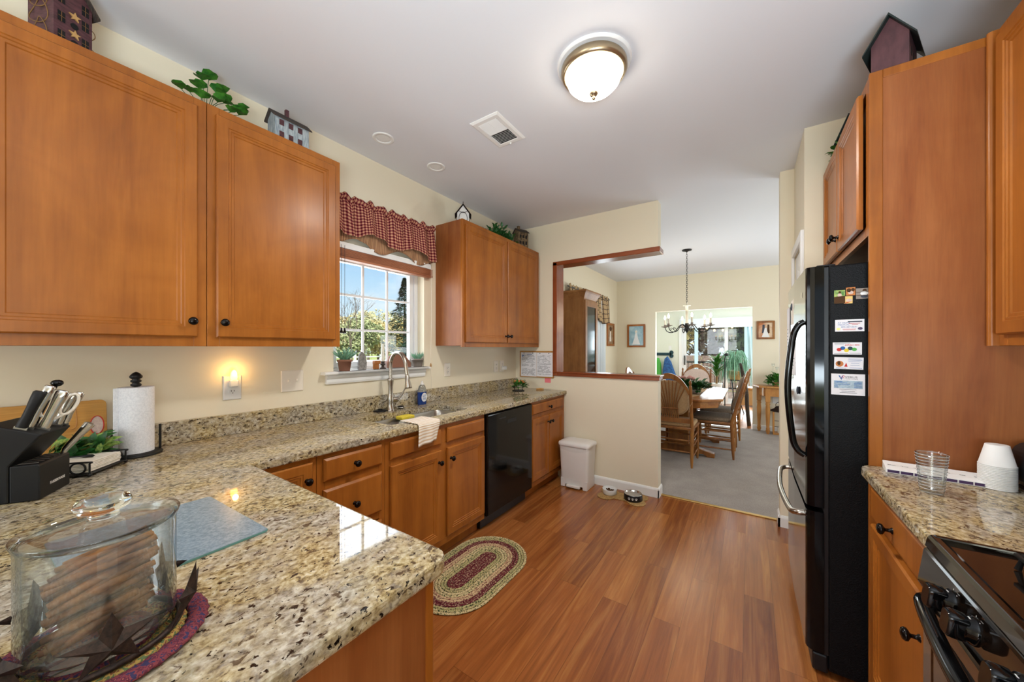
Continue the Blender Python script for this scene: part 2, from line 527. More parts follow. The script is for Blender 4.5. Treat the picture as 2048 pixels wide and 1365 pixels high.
class MB:
    def __init__(s):
        s.v, s.f, s.mi, s.sm, s.uv, s.m = [], [], [], [], {}, 0
    def add(s, vs, fs, smooth=False, uvs=None):
        o = len(s.v)
        s.v += [V(a) for a in vs]
        for f in fs:
            s.f.append([i+o for i in f]); s.mi.append(s.m); s.sm.append(smooth)
        if uvs:
            for i, q in enumerate(uvs):
                s.uv[o+i] = q
        return s
    def box(s, x0, x1, y0, y1, z0, z1):
        return s.fbox(Fr((0, 0, 0), X, Y, Z), x0, x1, y0, y1, z0, z1)
    def fbox(s, F, a0, a1, b0, b1, c0, c1):
        p = [F(a, b, c) for c in (c0, c1) for a, b in ((a0, b0), (a1, b0), (a1, b1), (a0, b1))]
        return s.add(p, [(3, 2, 1, 0), (4, 5, 6, 7), (0, 1, 5, 4), (1, 2, 6, 5), (2, 3, 7, 6), (3, 0, 4, 7)])
    def quad(s, a, b, c, d):
        return s.add([a, b, c, d], [(0, 1, 2, 3)])
    def poly(s, pts):
        return s.add(pts, [tuple(range(len(pts)))])
    def prism(s, F, pts, c0, c1):
        n = len(pts)
        vs = [F(a, b, c0) for a, b in pts] + [F(a, b, c1) for a, b in pts]
        fs = [tuple(reversed(range(n))), tuple(range(n, 2*n))]
        fs += [(i, (i+1) % n, n+(i+1) % n, n+i) for i in range(n)]
        return s.add(vs, fs)
    def loft(s, loops, cap0=True, cap1=True, smooth=False, close=True):
        n = len(loops[0]); vs = []; fs = []
        for L in loops:
            vs += list(L)
        for k in range(len(loops)-1):
            for i in range(n if close else n-1):
                j = (i+1) % n
                fs.append((k*n+i, k*n+j, (k+1)*n+j, (k+1)*n+i))
        s.add(vs, fs, smooth)
        if cap0: s.add(list(loops[0]), [tuple(reversed(range(n)))])
        if cap1: s.add(list(loops[-1]), [tuple(range(n))])
        return s
    def lathe(s, prof, o=(0, 0, 0), axis=Z, seg=20, smooth=True, cap0=True, cap1=True, sq=(1, 1)):
        axis = V(axis).normalized()
        t = X if abs(axis.x) < 0.9 else Y
        u = (t - axis*t.dot(axis)).normalized(); w = axis.cross(u)
        o = V(o)
        L = [[o + axis*h + u*(r*sq[0]*cos(2*pi*i/seg)) + w*(r*sq[1]*sin(2*pi*i/seg)) for i in range(seg)] for r, h in prof]
        return s.loft(L, cap0, cap1, smooth)
    def cyl(s, o, r, h, axis=Z, seg=20):
        return s.lathe([(r, 0), (r, h)], o, axis, seg)
    def tube(s, pts, r, seg=8, closed=False, cap=True):
        pts = [V(p) for p in pts]; n = len(pts)
        rs = r if isinstance(r, (list, tuple)) else [r]*n
        L = []; pu = None
        for i, p in enumerate(pts):
            a = pts[(i-1) % n] if (closed or i > 0) else p
            b = pts[(i+1) % n] if (closed or i < n-1) else p
            t = (b-a).normalized()
            if pu is None:
                q = Z if abs(t.z) < 0.9 else X
                pu = (q - t*q.dot(t)).normalized()
            else:
                pu = (pu - t*pu.dot(t)).normalized()
            w = t.cross(pu)
            L.append([p + pu*(rs[i]*cos(2*pi*k/seg)) + w*(rs[i]*sin(2*pi*k/seg)) for k in range(seg)])
        if closed:
            L.append(L[0])
        return s.loft(L, cap and not closed, cap and not closed, True)
    def sphere(s, c, r, seg=16, rings=10):
        r = r if isinstance(r, (tuple, list)) else (r, r, r)
        c = V(c); L = []
        for k in range(1, rings):
            th = pi*k/rings
            L.append([c + V((r[0]*sin(th)*cos(2*pi*i/seg), r[1]*sin(th)*sin(2*pi*i/seg), -r[2]*cos(th))) for i in range(seg)])
        s.loft(L, False, False, True)
        a, b = c - V((0, 0, r[2])), c + V((0, 0, r[2]))
        s.add([a] + L[0], [(0, (i+1) % seg + 1, i+1) for i in range(seg)], True)
        s.add([b] + L[-1], [(0, i+1, (i+1) % seg + 1) for i in range(seg)], True)
        return s
    def grid(s, fn, nu, nv, uv=None, smooth=True):
        vs = [V(fn(i/nu, j/nv)) for j in range(nv+1) for i in range(nu+1)]
        fs = [(j*(nu+1)+i, j*(nu+1)+i+1, (j+1)*(nu+1)+i+1, (j+1)*(nu+1)+i) for j in range(nv) for i in range(nu)]
        u = [uv(i/nu, j/nv) for j in range(nv+1) for i in range(nu+1)] if uv else None
        return s.add(vs, fs, smooth, u)
    def rings(s, F, w, h, steps, cap=True):
        """a rectangular slab face whose profile steps inward: [(inset, height), ...]"""
        L = [[F(i, i, z), F(w-i, i, z), F(w-i, h-i, z), F(i, h-i, z)] for i, z in steps]
        return s.loft(L, True, cap)
    def disc(s, F, r, seg=16, sq=(1, 1)):
        return s.add([F(r*sq[0]*cos(2*pi*i/seg), r*sq[1]*sin(2*pi*i/seg)) for i in range(seg)], [tuple(range(seg))])
    def leaf(s, p, d, up, L, w, bend=0.25, fold=0.12):
        d = V(d).normalized(); up = V(up)
        sd = d.cross(up)
        if sd.length < 1e-3: sd = d.cross(X)
        sd.normalize(); n = sd.cross(d)
        p = V(p)
        q = [p, p+d*L*.35+n*L*bend*.3, p+d*L*.72+n*L*bend*.25, p+d*L-n*L*bend*.25]
        vs = [q[0], q[1]+sd*w*.5+n*w*fold, q[1], q[1]-sd*w*.5+n*w*fold, q[2]+sd*w*.4+n*w*fold, q[2], q[2]-sd*w*.4+n*w*fold, q[3]]
        return s.add(vs, [(0, 1, 2), (0, 2, 3), (1, 4, 5, 2), (2, 5, 6, 3), (4, 7, 5), (5, 7, 6)], True)
    def text(s, txt, F, size, align='LEFT', depth=0.0004, bold=0.0, sx=1.0):
        c = bpy.data.curves.new('t', 'FONT')
        c.body = txt; c.size = size; c.align_x = align; c.offset = bold; c.resolution_u = 2
        o = bpy.data.objects.new('t', c)
        me = o.to_mesh()
        s.add([F(v.co.x*sx, v.co.y, depth) for v in me.vertices], [tuple(p.vertices) for p in me.polygons])
        o.to_mesh_clear()
        bpy.data.objects.remove(o); bpy.data.curves.remove(c)
        return s
    def build(s, name, mats, parent=None, bevel=0.0, local=False, seg=2, solid=0.0, label=None):
        if not isinstance(mats, (list, tuple)): mats = [mats]
        off = V((0, 0, 0))
        vs = s.v
        if parent is None:
            lo = [min(v[i] for v in vs) for i in range(3)]; hi = [max(v[i] for v in vs) for i in range(3)]
            off = V(((lo[0]+hi[0])/2, (lo[1]+hi[1])/2, lo[2]))
            vs = [v-off for v in vs]
        me = bpy.data.meshes.new(name)
        me.from_pydata([tuple(v) for v in vs], [], s.f)
        me.polygons.foreach_set('material_index', s.mi)
        me.polygons.foreach_set('use_smooth', s.sm)
        if s.uv:
            l = me.uv_layers.new(name='UVMap')
            for lp in me.loops:
                l.data[lp.index].uv = s.uv.get(lp.vertex_index, (0, 0))
        for m in mats:
            me.materials.append(M[m] if isinstance(m, str) else m)
        me.validate()
        bm = bmesh.new(); bm.from_mesh(me)
        bmesh.ops.recalc_face_normals(bm, faces=bm.faces)
        bm.to_mesh(me); bm.free()
        me.update()
        o = bpy.data.objects.new(name, me)
        COL.objects.link(o)
        if parent is not None:
            o.parent = parent
            if not local and parent.parent is None:
                o.matrix_parent_inverse = Matrix.Translation(-parent.location)
        else:
            o.location = off
        if solid:
            b = o.modifiers.new('thickness', 'SOLIDIFY'); b.thickness = solid; b.offset = 0
        if bevel:
            b = o.modifiers.new('edge', 'BEVEL'); b.width = bevel; b.segments = seg; b.limit_method = 'ANGLE'; b.angle_limit = radians(40)
        if label: o['label'] = label
        return o

def thing(name, label, cat, loc=(0, 0, 0), rz=0.0, group=None):
    o = bpy.data.objects.new(name, None)
    o.empty_display_size = 0.05
    o.location = loc; o.rotation_euler = (0, 0, rz)
    COL.objects.link(o)
    o['label'] = label; o['category'] = cat; o['rooted'] = 1
    if group: o['group'] = group
    return o
def tag(o, label, cat, group=None, kind=None):
    o['label'] = label; o['category'] = cat
    if group: o['group'] = group
    if kind: o['kind'] = kind
    return o
def struct(o, label=None):
    o['kind'] = 'structure'
    if label: o['label'] = label
    return o
def copy_tree(o, parent=None):
    c = o.copy(); COL.objects.link(c)
    if parent is not None: c.parent = parent
    for ch in list(o.children): copy_tree(ch, c)
    return c
def smooth_path(pts, n=6):
    """Catmull-Rom through points"""
    P = [V(p) for p in pts]; out = []
    for i in range(len(P)-1):
        a, b, c, d = P[max(i-1, 0)], P[i], P[i+1], P[min(i+2, len(P)-1)]
        for k in range(n):
            t = k/n
            out.append(0.5*((2*b)+(c-a)*t+(2*a-5*b+4*c-d)*t*t+(3*b-a-3*c+d)*t**3))
    out.append(P[-1])
    return out
def offset_poly(pts, d):
    """inset a counter-clockwise polygon by d"""
    n = len(pts); out = []
    for i in range(n):
        p0, p1, p2 = V(pts[i-1]+(0,)), V(pts[i]+(0,)), V(pts[(i+1) % n]+(0,))
        a, b = (p1-p0).normalized(), (p2-p1).normalized()
        na, nb = V((-a.y, a.x, 0)), V((-b.y, b.x, 0))
        m = (na+nb); m = m/max(m.length_squared/2, 0.2)
        q = p1 + m*d
        out.append((q.x, q.y))
    return out

PANEL = [(0, 0), (0, .013), (.005, .019), (.041, .019), (.0435, .0155), (.051, .016), (.054, .0125), (.063, .0125), (.066, .0085)]
SLAB = [(0, 0), (0, .010), (.003, .0125), (.010, .0185), (.014, .019)]
def knob(par, F, a, b, c):
    k = MB().lathe([(.010, 0), (.009, .003), (.0055, .006), (.005, .016), (.009, .019), (.0155, .023), (.0165, .028), (.013, .033), (.006, .0355), (.001, .036)], F(a, b, c), F.n, 18)
    return k.build('knob', 'bronze', par)
def door(par, F, w, h, kn=None, prof=PANEL, name='door', m='cab'):
    d = MB().rings(F, w, h, prof).build(name, m, par)
    if kn: knob(d, F, kn[0], kn[1], .0185)
    return d

# ================================================================== THE SETTING
ZC = 2.706
XR = 3.225            # right wall
YH = 3.399            # face of the half wall
def sbox(name, m, *b, bevel=0.0):
    return struct(MB().box(*b).build(name, m, None, bevel))
sbox('floor', 'floor', 0, XR+1.2, -4.6, 3.48, -0.05, 0)
sbox('floor_dining', 'carpet', 0, 4.3, 3.48, 7.13, -0.05, 0.004)
sbox('floor_sunroom', 'floor', -0.6, 3.6, 7.13, 10.0, -0.05, 0)
struct(MB().box(1.55, 2.44, 3.468, 3.497, 0.0, 0.009).build('trim_1', 'gold_strip', None, .003), 'brass strip between plank floor and carpet')
sbox('ceiling', 'ceil', -0.15, 4.45, -4.6, 7.25, ZC, ZC+0.1)
sbox('ceiling_sunroom', 'ceil', -0.75, 3.7, 7.25, 10.2, 2.4, 2.5)
# window wall, built round its two openings
WY0, WY1, WZ0, WZ1 = 1.249, 2.016, 1.19, 2.03
DY0, DY1, DZ0, DZ1 = 4.95, 6.25, 0.62, 2.1
w = MB()
T = -0.15
w.box(T, 0, -4.6, WY0, 0, ZC); w.box(T, 0, WY1, DY0, 0, ZC); w.box(T, 0, DY1, 7.25, 0, ZC)
w.box(T, 0, WY0, WY1, 0, WZ0); w.box(T, 0, WY0, WY1, WZ1, ZC); w.box(T, 0, DY0, DY1, 0, DZ0); w.box(T, 0, DY0, DY1, DZ1, ZC)
struct(w.build('wall_left', 'wall'))
# half wall, full-height stub and header
w = MB()
w.box(0, .49, YH, YH+.12, 0, ZC); w.box(.49, 1.547, YH, YH+.12, 0, 1.066); w.box(.49, 1.547, YH, YH+.12, 2.27, ZC)
struct(w.build('wall_half', 'wall'))
w = MB(); w.box(2.43, 2.515, 3.375, 3.495, 0, ZC); w.box(2.515, 4.3, 3.40, 3.495, 0, ZC)
struct(w.build('wall_stub', 'wall'))
w = MB(); w.box(2.515, 2.615, 2.79, 2.84, 0, ZC); w.box(2.515, 2.615, 3.36, 3.40, 0, ZC); w.box(2.515, 2.615, 2.84, 3.36, 2.03, ZC)
w.box(2.615, XR, 2.79, 2.86, 0, ZC)
struct(w.build('wall_pantry', 'wall'))
sbox('wall_right', 'wall', XR, XR+.12, -0.4, 3.40, 0, ZC)
sbox('wall_dining', 'wall', 4.3, 4.42, 3.4, 7.25, 0, ZC)
w = MB(); w.box(-.15, .741, 7.13, 7.25, 0, ZC); w.box(2.277, 4.42, 7.13, 7.25, 0, ZC); w.box(.741, 2.277, 7.13, 7.25, 2.055, ZC)
struct(w.build('wall_far', 'wall'))
# sunroom shell
SX0, SX1, SY = .78, 2.75, 10.0
w = MB(); w.box(-.75, SX0, SY, SY+.12, 0, 2.5); w.box(SX1, 3.7, SY, SY+.12, 0, 2.5); w.box(SX0, SX1, SY, SY+.12, 2.03, 2.5)
w.box(-.75, -.6, 7.25, SY, 0, 2.5); w.box(3.6, 3.75, 7.25, SY, 0, 2.5)
struct(w.build('wall_sunroom', 'sunwall'))
# family room behind the camera, with its glazed opening
w = MB(); w.box(-.15, .1, -4.72, -4.6, 0, ZC); w.box(4.25, 4.42, -4.72, -4.6, 0, ZC); w.box(.1, 4.25, -4.72, -4.6, 2.5, ZC); w.box(.1, 4.25, -4.72, -4.6, 0, .3)
struct(w.build('wall_back', 'wall'))
sbox('wall_family', 'wall', 4.42, 4.54, -4.72, -0.4, 0, ZC)
sbox('wall_return', 'wall', XR+.12, 4.54, -0.4, -0.28, 0, ZC)

# baseboards
def base_run(name, F, L):
    pts = [(0, 0), (.013, 0), (.013, .068), (.010, .078), (.005, .086), (0, .088)]
    G = Fr(F.o, F.n, F.v, F.u)
    return struct(MB().prism(G, pts, 0, L).build(name, 'white'))
base_run('baseboard_half', Fr((.62, YH, 0), X, Z, -Y), 1.547-.62+.011)
base_run('baseboard_half_end', Fr((1.547, YH-.013, 0), Y, Z, X), .146)
base_run('baseboard_stub', Fr((2.417, 3.375, 0), X, Z, -Y), .11)
base_run('baseboard_stub_end', Fr((2.43, 3.362, 0), Y, Z, -X), .146)
base_run('baseboard_far_left', Fr((0, 7.13, 0), X, Z, -Y), .741)
base_run('baseboard_far_right', Fr((2.277, 7.13, 0), X, Z, -Y), 2.0)
base_run('baseboard_dining_left', Fr((0, 3.52, 0), Y, Z, X), 3.6)

# cherry trim round the pass-through
w = MB(); w.box(.487, .537, YH-.022, YH+.142, 1.066, 2.275)
struct(w.build('trim_2', 'cherryv', None, .005), 'dark cherry upright casing of the pass-through')
w = MB(); w.box(.487, 1.567, YH-.022, YH+.142, 2.238, 2.282)
struct(w.build('trim_3', 'cherry', None, .005), 'dark cherry casing under the header')
w = MB(); w.box(.487, 1.562, YH-.020, YH+.140, 1.064, 1.100); w.box(.487, 1.572, YH-.030, YH+.15, 1.096, 1.110)
struct(w.build('trim_4', 'cherry', None, .004), 'dark cherry ledge capping the half wall')
# pantry door and its casing
w = MB(); w.box(2.497, 2.515, 2.792, 2.85, 0, 2.09); w.box(2.497, 2.515, 3.35, 3.398, 0, 2.09); w.box(2.497, 2.515, 2.85, 3.35, 2.03, 2.09)
struct(w.build('trim_5', 'white', None, .004), 'white casing of the pantry door')
F = right_frame(2.535, 3.355, 0.01)
d = MB().rings(F, .51, 2.015, [(0, 0), (0, .012), (.1, .012), (.115, .004), (.15, .010)])
struct(d.build('door_1', 'white'), 'white pantry door behind the refrigerator')

# kitchen window
w = MB()
def ring(mb, x0, x1, y0, y1, z0, z1, t):
    mb.box(x0, x1, y0, y0+t, z0, z1); mb.box(x0, x1, y1-t, y1, z0, z1); mb.box(x0, x1, y0+t, y1-t, z0, z0+t); mb.box(x0, x1, y0+t, y1-t, z1-t, z1)
ring(w, -.14, -.075, WY0, WY1, WZ0, WZ1, .035)
ring(w, -.13, -.09, WY0+.035, WY1-.035, WZ0+.035, WZ1-.035, .038)
win = struct(w.build('window_1', 'vinyl', None, .004))
gy0, gy1, gz0, gz1 = WY0+.073, WY1-.073, WZ0+.073, WZ1-.073
g = MB()
for k in (1, 2):
    yy = gy0 + (gy1-gy0)*k/3
    g.box(-.116, -.104, yy-.008, yy+.008, gz0, gz1)
for zz in (1.49, 1.735):
    g.box(-.1155, -.1045, gy0, gy1, zz-.008, zz+.008)
g.build('muntins', 'vinyl', win)
g = MB().box(-.112, -.108, gy0, gy1, gz0, gz1)
g.build('pane', 'pane', win)
# stool with apron
s_ = MB()
pts = [(-.075, 1.190), (.052, 1.190), (.058, 1.193), (.060, 1.199), (.058, 1.206), (.052, 1.209), (-.075, 1.209)]
G = Fr((0, WY0+.001, 0), X, Z, Y)
s_.prism(G, pts, 0, WY1-WY0-.002)
s_.prism(Fr((0, 1.165, 0), X, Z, Y), [(.001, 1.190), (.052, 1.190), (.058, 1.193), (.060, 1.199), (.058, 1.206), (.052, 1.209), (.001, 1.209)], 0, .87)
s_.prism(Fr((0, 1.195, 0), X, Z, Y), [(.001, 1.130), (.014, 1.130), (.018, 1.142), (.018, 1.160), (.026, 1.170), (.030, 1.190), (.001, 1.190)], 0, .82)
struct(s_.build('trim_6', 'white'), 'white window stool and apron')

# dining room window
w = MB()
ring(w, -.12, -.06, DY0, DY1, DZ0, DZ1, .05)
w.box(-.11, -.07, DY0, DY1, 1.34, 1.38)
win2 = struct(w.build('window_2', 'vinyl'))
MB().box(-.092, -.088, DY0+.05, DY1-.05, DZ0+.05, DZ1-.05).build('pane', 'pane', win2)
w = MB()
ring(w, 0, .018, DY0-.07, DY1+.07, DZ0-.07, DZ1+.07, .07)
struct(w.build('trim_7', 'white', None, .003))

# sunroom sliding door
w = MB()
def fring(mb, y0, y1, x0, x1, z0, z1, t, tb=None):
    tb = tb or t
    mb.box(x0, x0+t, y0, y1, z0, z1); mb.box(x1-t, x1, y0, y1, z0, z1); mb.box(x0+t, x1-t, y0, y1, z0, z0+tb); mb.box(x0+t, x1-t, y0, y1, z1-t, z1)
xm = (SX0+SX1)/2
fring(w, SY-.01, SY+.11, SX0, SX1, 0, 2.03, .04)
fring(w, SY+.0, SY+.04, SX0+.04, xm+.04, .03, 1.99, .07, .1)
fring(w, SY+.05, SY+.09, xm-.04, SX1-.04, .03, 1.99, .07, .1)
sl = struct(w.build('door_2', 'vinyl', None, .004))
g = MB(); g.box(SX0+.11, xm-.03, SY+.018, SY+.022, .13, 1.92); g.box(xm+.03, SX1-.11, SY+.068, SY+.072, .13, 1.92)
g.build('pane', 'pane', sl)
g = MB(); g.box(SX0+.065, SX0+.09, SY-.035, SY, .93, 1.17)
g.build('handle', 'black_satin', sl, .006)
w = MB()
w.box(SX0-.06, SX0, SY-.02, SY, 0, 2.1); w.box(SX1, SX1+.06, SY-.02, SY, 0, 2.1); w.box(SX0, SX1, SY-.02, SY, 2.03, 2.1)
struct(w.build('trim_8', 'white', None, .003))

# ================================================================== CABINETS
ZU0, ZU1 = 1.3688, 2.4145
def upper_left(label, y0, y1, doors, group='wall cabinets on the window wall'):
    t = thing('wall_cabinet', label, 'cabinet', (.15, (y0+y1)/2, ZU0), 0, group)
    MB().box(.002, .287, y0, y1, ZU0+.012, ZU1-.002).build('body', 'cab_panel', t, .001)
    f = MB()
    for a, b in [(y0, y0+.042), (y1-.042, y1)]:
        f.box(.287, .306, a, b, ZU0, ZU1)
    f.box(.287, .306, y0+.042, y1-.042, ZU0, ZU0+.045); f.box(.287, .306, y0+.042, y1-.042, ZU1-.045, ZU1)
    if len(doors) == 2: f.box(.287, .306, (y0+y1)/2-.035, (y0+y1)/2+.035, ZU0+.045, ZU1-.045)
    f.build('face_frame', 'cab', t, .0015)
    for (a, b, ky) in doors:
        door(t, left_frame(.306, a, 1.408), b-a, 2.378-1.408, (ky-a, 1.472-1.408))
    return t
upper_left('maple wall cabinet nearest the camera, under the barn-red birdhouse', -.065, .522, [(-.035, .490, .468)])
upper_left('maple wall cabinet with one door between the barn-red birdhouse and the window', .524, 1.1157, [(.552, 1.083, .574)])
upper_left('maple wall cabinet with two doors to the right of the kitchen window', 2.1446, YH-.004, [(2.178, 2.757, 2.733), (2.775, 3.358, 2.799)])

XF = .592   # back of base face frames
def base_left(label, y0, y1, fronts, extra=None):
    """fronts: (kind, y0, y1, z0, z1, knob)"""
    t = thing('base_cabinet', label, 'cabinet', (.3, (y0+y1)/2, 0), 0, 'base cabinets under the window')
    MB().box(.03, XF, y0, y1, .10, .66 if extra == 'sink' else .873).build('body', 'cab_panel', t)
    f = MB()
    f.box(XF, .611, y0, y0+.035, .10, .875); f.box(XF, .611, y1-.035, y1, .10, .875)
    f.box(XF, .611, y0+.035, y1-.035, .10, .14); f.box(XF, .611, y0+.035, y1-.035, .845, .875)
    f.box(XF, .611, y0+.035, y1-.035, .70, .755)
    if extra == 'sink': f.box(XF, .611, (y0+y1)/2-.03, (y0+y1)/2+.03, .14, .70); f.box(XF, .611, (y0+y1)/2-.03, (y0+y1)/2+.03, .755, .845)
    if extra == 'drawers': f.box(XF, .611, y0+.035, y1-.035, .46, .515)
    f.build('face_frame', 'cab', t, .0015)
    MB().box(.5, .54, y0, y1, 0, .1).build('toe_kick', 'cab', t)
    for kd, a, b, c, d, kn in fronts:
        door(t, left_frame(.611, a, c), b-a, d-c, (kn[0]-a, kn[1]-c) if kn else None, PANEL if kd == 'door' else SLAB, 'door' if kd == 'door' else 'drawer')
    return t
base_left('maple corner base cabinet tucked behind the granite peninsula', .57, .828, [('door', .598, .806, .145, .852, (.778, .778))])
base_left('maple base cabinet with a stack of drawers between peninsula and sink', .830, 1.188,
          [('drawer', .856, 1.165, .745, .852, (1.009, .797)), ('drawer', .856, 1.165, .50, .708, (1.004, .60)), ('drawer', .856, 1.165, .145, .455, (1.004, .31))], 'drawers')
base_left('maple sink base cabinet with two doors below false drawer fronts', 1.190, 2.048,
          [('drawer', 1.218, 1.596, .752, .848, None), ('drawer', 1.650, 2.032, .752, .848, None),
           ('door', 1.218, 1.596, .150, .718, (1.572, .645)), ('door', 1.650, 2.032, .150, .718, (1.677, .648))], 'sink')
base_left('maple base cabinet with one drawer over two doors beside the trash can', 2.702, YH-.004,
          [('drawer', 2.722, 3.345, .755, .848, (3.03, .797)), ('door', 2.722, 3.030, .155, .718, (3.005, .655)), ('door', 3.040, 3.345, .155, .718, (3.065, .655))])
# peninsula carcass
t = thing('peninsula_cabinet', 'maple end panel and carcass below the near granite peninsula', 'cabinet', (1.15, .1, 0))
MB().box(.615, 1.648, -.02, .535, .0, .875).build('body', 'cab_panel', t)
MB().box(1.648, 1.664, -.02, .535, 0, .875).build('end_panel', 'cab_panel', t, .002)
MB().box(1.640, 1.668, .520, .541, 0, .875).build('corner_trim', 'cab', t, .003)

# ------------------------------------------------------------------ granite
def slab(name, outer, hole=None, z0=.876, z1=.914, r=.007):
    """counter slab with a rounded nose; outer counter-clockwise, hole counter-clockwise"""
    bm = bmesh.new()
    def loop(pts, z):
        return [bm.verts.new((a, b, z)) for a, b in pts]
    prof = [(r, z0), (.002, z0+.002), (0, z0+r), (0, z1-r), (.002, z1-.002), (r, z1)]
    L = [loop(offset_poly(outer, d), z) for d, z in prof]
    n = len(outer)
    for a, b in zip(L, L[1:]):
        for i in range(n):
            bm.faces.new((a[i], a[(i+1) % n], b[(i+1) % n], b[i]))
    def edges(l):
        out = []
        for i in range(len(l)):
            out.append(bm.edges.get((l[i], l[(i+1) % len(l)])) or bm.edges.new((l[i], l[(i+1) % len(l)])))
        return out
    et, eb = edges(L[-1]), edges(L[0])
    if hole:
        h1, h0 = loop(hole, z1), loop(hole, z0)
        et += edges(h1); eb += edges(h0)
        for i in range(len(hole)):
            j = (i+1) % len(hole)
            bm.faces.new((h1[i], h1[j], h0[j], h0[i]))
    bmesh.ops.triangle_fill(bm, use_beauty=True, edges=et)
    bmesh.ops.triangle_fill(bm, use_beauty=True, edges=eb)
    bmesh.ops.recalc_face_normals(bm, faces=bm.faces)
    me = bpy.data.meshes.new(name)
    bm.to_mesh(me); bm.free()
    me.materials.append(M['granite'])
    o = bpy.data.objects.new(name, me); COL.objects.link(o)
    return o
def rrect(x0, x1, y0, y1, r, n=5):
    out = []
    for cx, cy_, a in ((x1-r, y0+r, -90), (x1-r, y1-r, 0), (x0+r, y1-r, 90), (x0+r, y0+r, 180)):
        for k in range(n+1):
            q = radians(a+90*k/n)
            out.append((cx+r*cos(q), cy_+r*sin(q)))
    return out
PX, PY, KX = 1.695, .566, .640
arc = [(PX-.035+.035*cos(radians(a)), PY-.035+.035*sin(radians(a))) for a in range(0, 91, 15)]
outer = [(.002, -.45), (PX, -.45)] + arc + [(KX, PY), (KX, YH-.002), (.002, YH-.002)]
SK = (.195, .522, 1.298, 1.984)
c = slab('countertop', outer, rrect(*SK, .045))
tag(c, 'L-shaped speckled granite countertop running under the window and out as the peninsula', 'countertop')
b = MB().box(.002, .024, -.45, YH-.002, .9145, 1.0197).build('backsplash', 'granite', None, .002)
tag(b, 'low granite backsplash strip along the window wall', 'backsplash')
c = slab('countertop', [(2.588, 1.246), (XR-.002, 1.246), (XR-.002, 1.884), (2.625, 1.884), (2.612, 1.880), (2.600, 1.872), (2.592, 1.860), (2.588, 1.845)])
tag(c, 'short granite countertop between the stove and the tall end panel', 'countertop')

# ------------------------------------------------------------------ sink
t = thing('kitchen_sink', 'stainless double bowl undermount sink below the window', 'sink', (.36, 1.65, .70))
def basin(y0, y1):
    m = MB()
    o_ = [(a, b) for a, b in rrect(SK[0]-.004, SK[1]+.004, y0, y1, .05)]
    prof = [(0, .8755), (.004, .870), (.007, .80), (.012, .73), (.03, .705), (.06, .700)]
    m.loft([[V((p[0], p[1], z)) for p in offset_poly(o_, d)] for d, z in prof], False, True, True)
    return m.build('bowl', 'steel', t)
basin(SK[2]-.004, 1.632); basin(1.652, SK[3]+.004)
MB().box(.20, .518, 1.628, 1.656, .80, .868).build('divider', 'steel', t, .006)
for yy in (1.475, 1.815): MB().lathe([(.04, 0), (.038, .004), (.025, .003)], (.36, yy, .701), Z, 18).build('drain', 'steel_lt', t)

# faucet
t = thing('kitchen_faucet', 'brushed nickel pull-down gooseneck faucet behind the sink', 'faucet', (.112, 1.603, .9145))
B = V((.112, 1.603, .9145))
MB().lathe([(.028, 0), (.028, .006), (.023, .012), (.021, .06), (.023, .085), (.019, .10), (.017, .12), (.0165, .17), (.021, .215), (.0225, .225), (.018, .232)], B, Z, 24).build('body', 'nickel', t)
pth = smooth_path([B+V(q) for q in ((0, 0, .225), (0, 0, .31), (.010, 0, .365), (.045, 0, .405), (.088, 0, .412), (.130, 0, .393), (.158, 0, .350), (.170, 0, .30), (.176, 0, .265))], 6)
MB().tube(pth, .0125, 14).build('spout', 'nickel', t)
ax = (V((.19, 0, .185)) - V((.176, 0, .27))).normalized()
MB().lathe([(.0145, 0), (.0145, .004), (.0125, .008), (.0145, .012), (.017, .05), (.0235, .088), (.0245, .096), (.020, .099)], B+V((.176, 0, .268)), ax, 20).build('spray_head', 'nickel', t)
h = MB(); h.lathe([(.018, 0), (.019, .03), (.016, .042), (.008, .046)], B+V((.004, .012, .075)), (.35, 1, 0), 18)
h.tube([B+V((.02, .05, .078)), B+V((.03, .075, .11)), B+V((.040, .098, .155))], [.0075, .006, .0045], 8)
h.build('lever', 'nickel', t)

# items round the sink
o = MB().lathe([(.045, 0), (.048, .003), (.043, .008), (.018, .009), (.016, .016), (.0, .017)], (.075, 1.545, .9145), Z, 24).build('sink_stopper', 'black_matte')
tag(o, 'black rubber sink stopper lying left of the faucet base', 'stopper')
t = thing('sink_strainer', 'round steel sink strainer lying right of the faucet base', 'strainer', (.082, 1.715, .9145))
MB().lathe([(.018, 0), (.022, .004), (.042, .008), (.043, .011), (.030, .010)], (.082, 1.715, .9145), Z, 24).build('rim', 'steel_lt', t)
MB().lathe([(.026, .0085), (.020, .014), (.008, .018), (.001, .018)], (.082, 1.715, .9145), Z, 20).build('stopper', 'black_matte', t)
t = thing('dish_soap_bottle', 'blue dish soap bottle with a clear upper half beside the faucet', 'bottle', (.078, 1.925, .9145))
B = (.078, 1.925, .9145)
MB().lathe([(.030, 0), (.033, .006), (.034, .06), (.033, .098)], B, Z, 20, sq=(.72, 1.30)).build('liquid', 'soapblue', t)
MB().lathe([(.033, .0985), (.031, .115), (.022, .145), (.013, .155)], B, Z, 20, sq=(.72, 1.30)).build('bottle', 'soapclear', t)
MB().lathe([(.013, .155), (.013, .168), (.008, .170), (.007, .183), (.001, .184)], B, Z, 16).build('cap', 'plastic_white', t)
l = MB(); l.disc(Fr((.1040, 1.925, .972), Y, Z, X), .028, 20, (1, 1.25)); l.build('label', 'plate_white', t)
l = MB(); G = Fr((.1045, 1.925, .972), Y, Z, X)
for b_ in (-.022, -.012, -.004, .006, .016): l.fbox(G, -.018, .018, b_, b_+.0035, 0, .0003)
l.build('label_print', 'ink_blue', t)
o = MB().box(.215, .285, 1.565, 1.675, .8685, .892).build('sponge', 'sponge', None, .006)
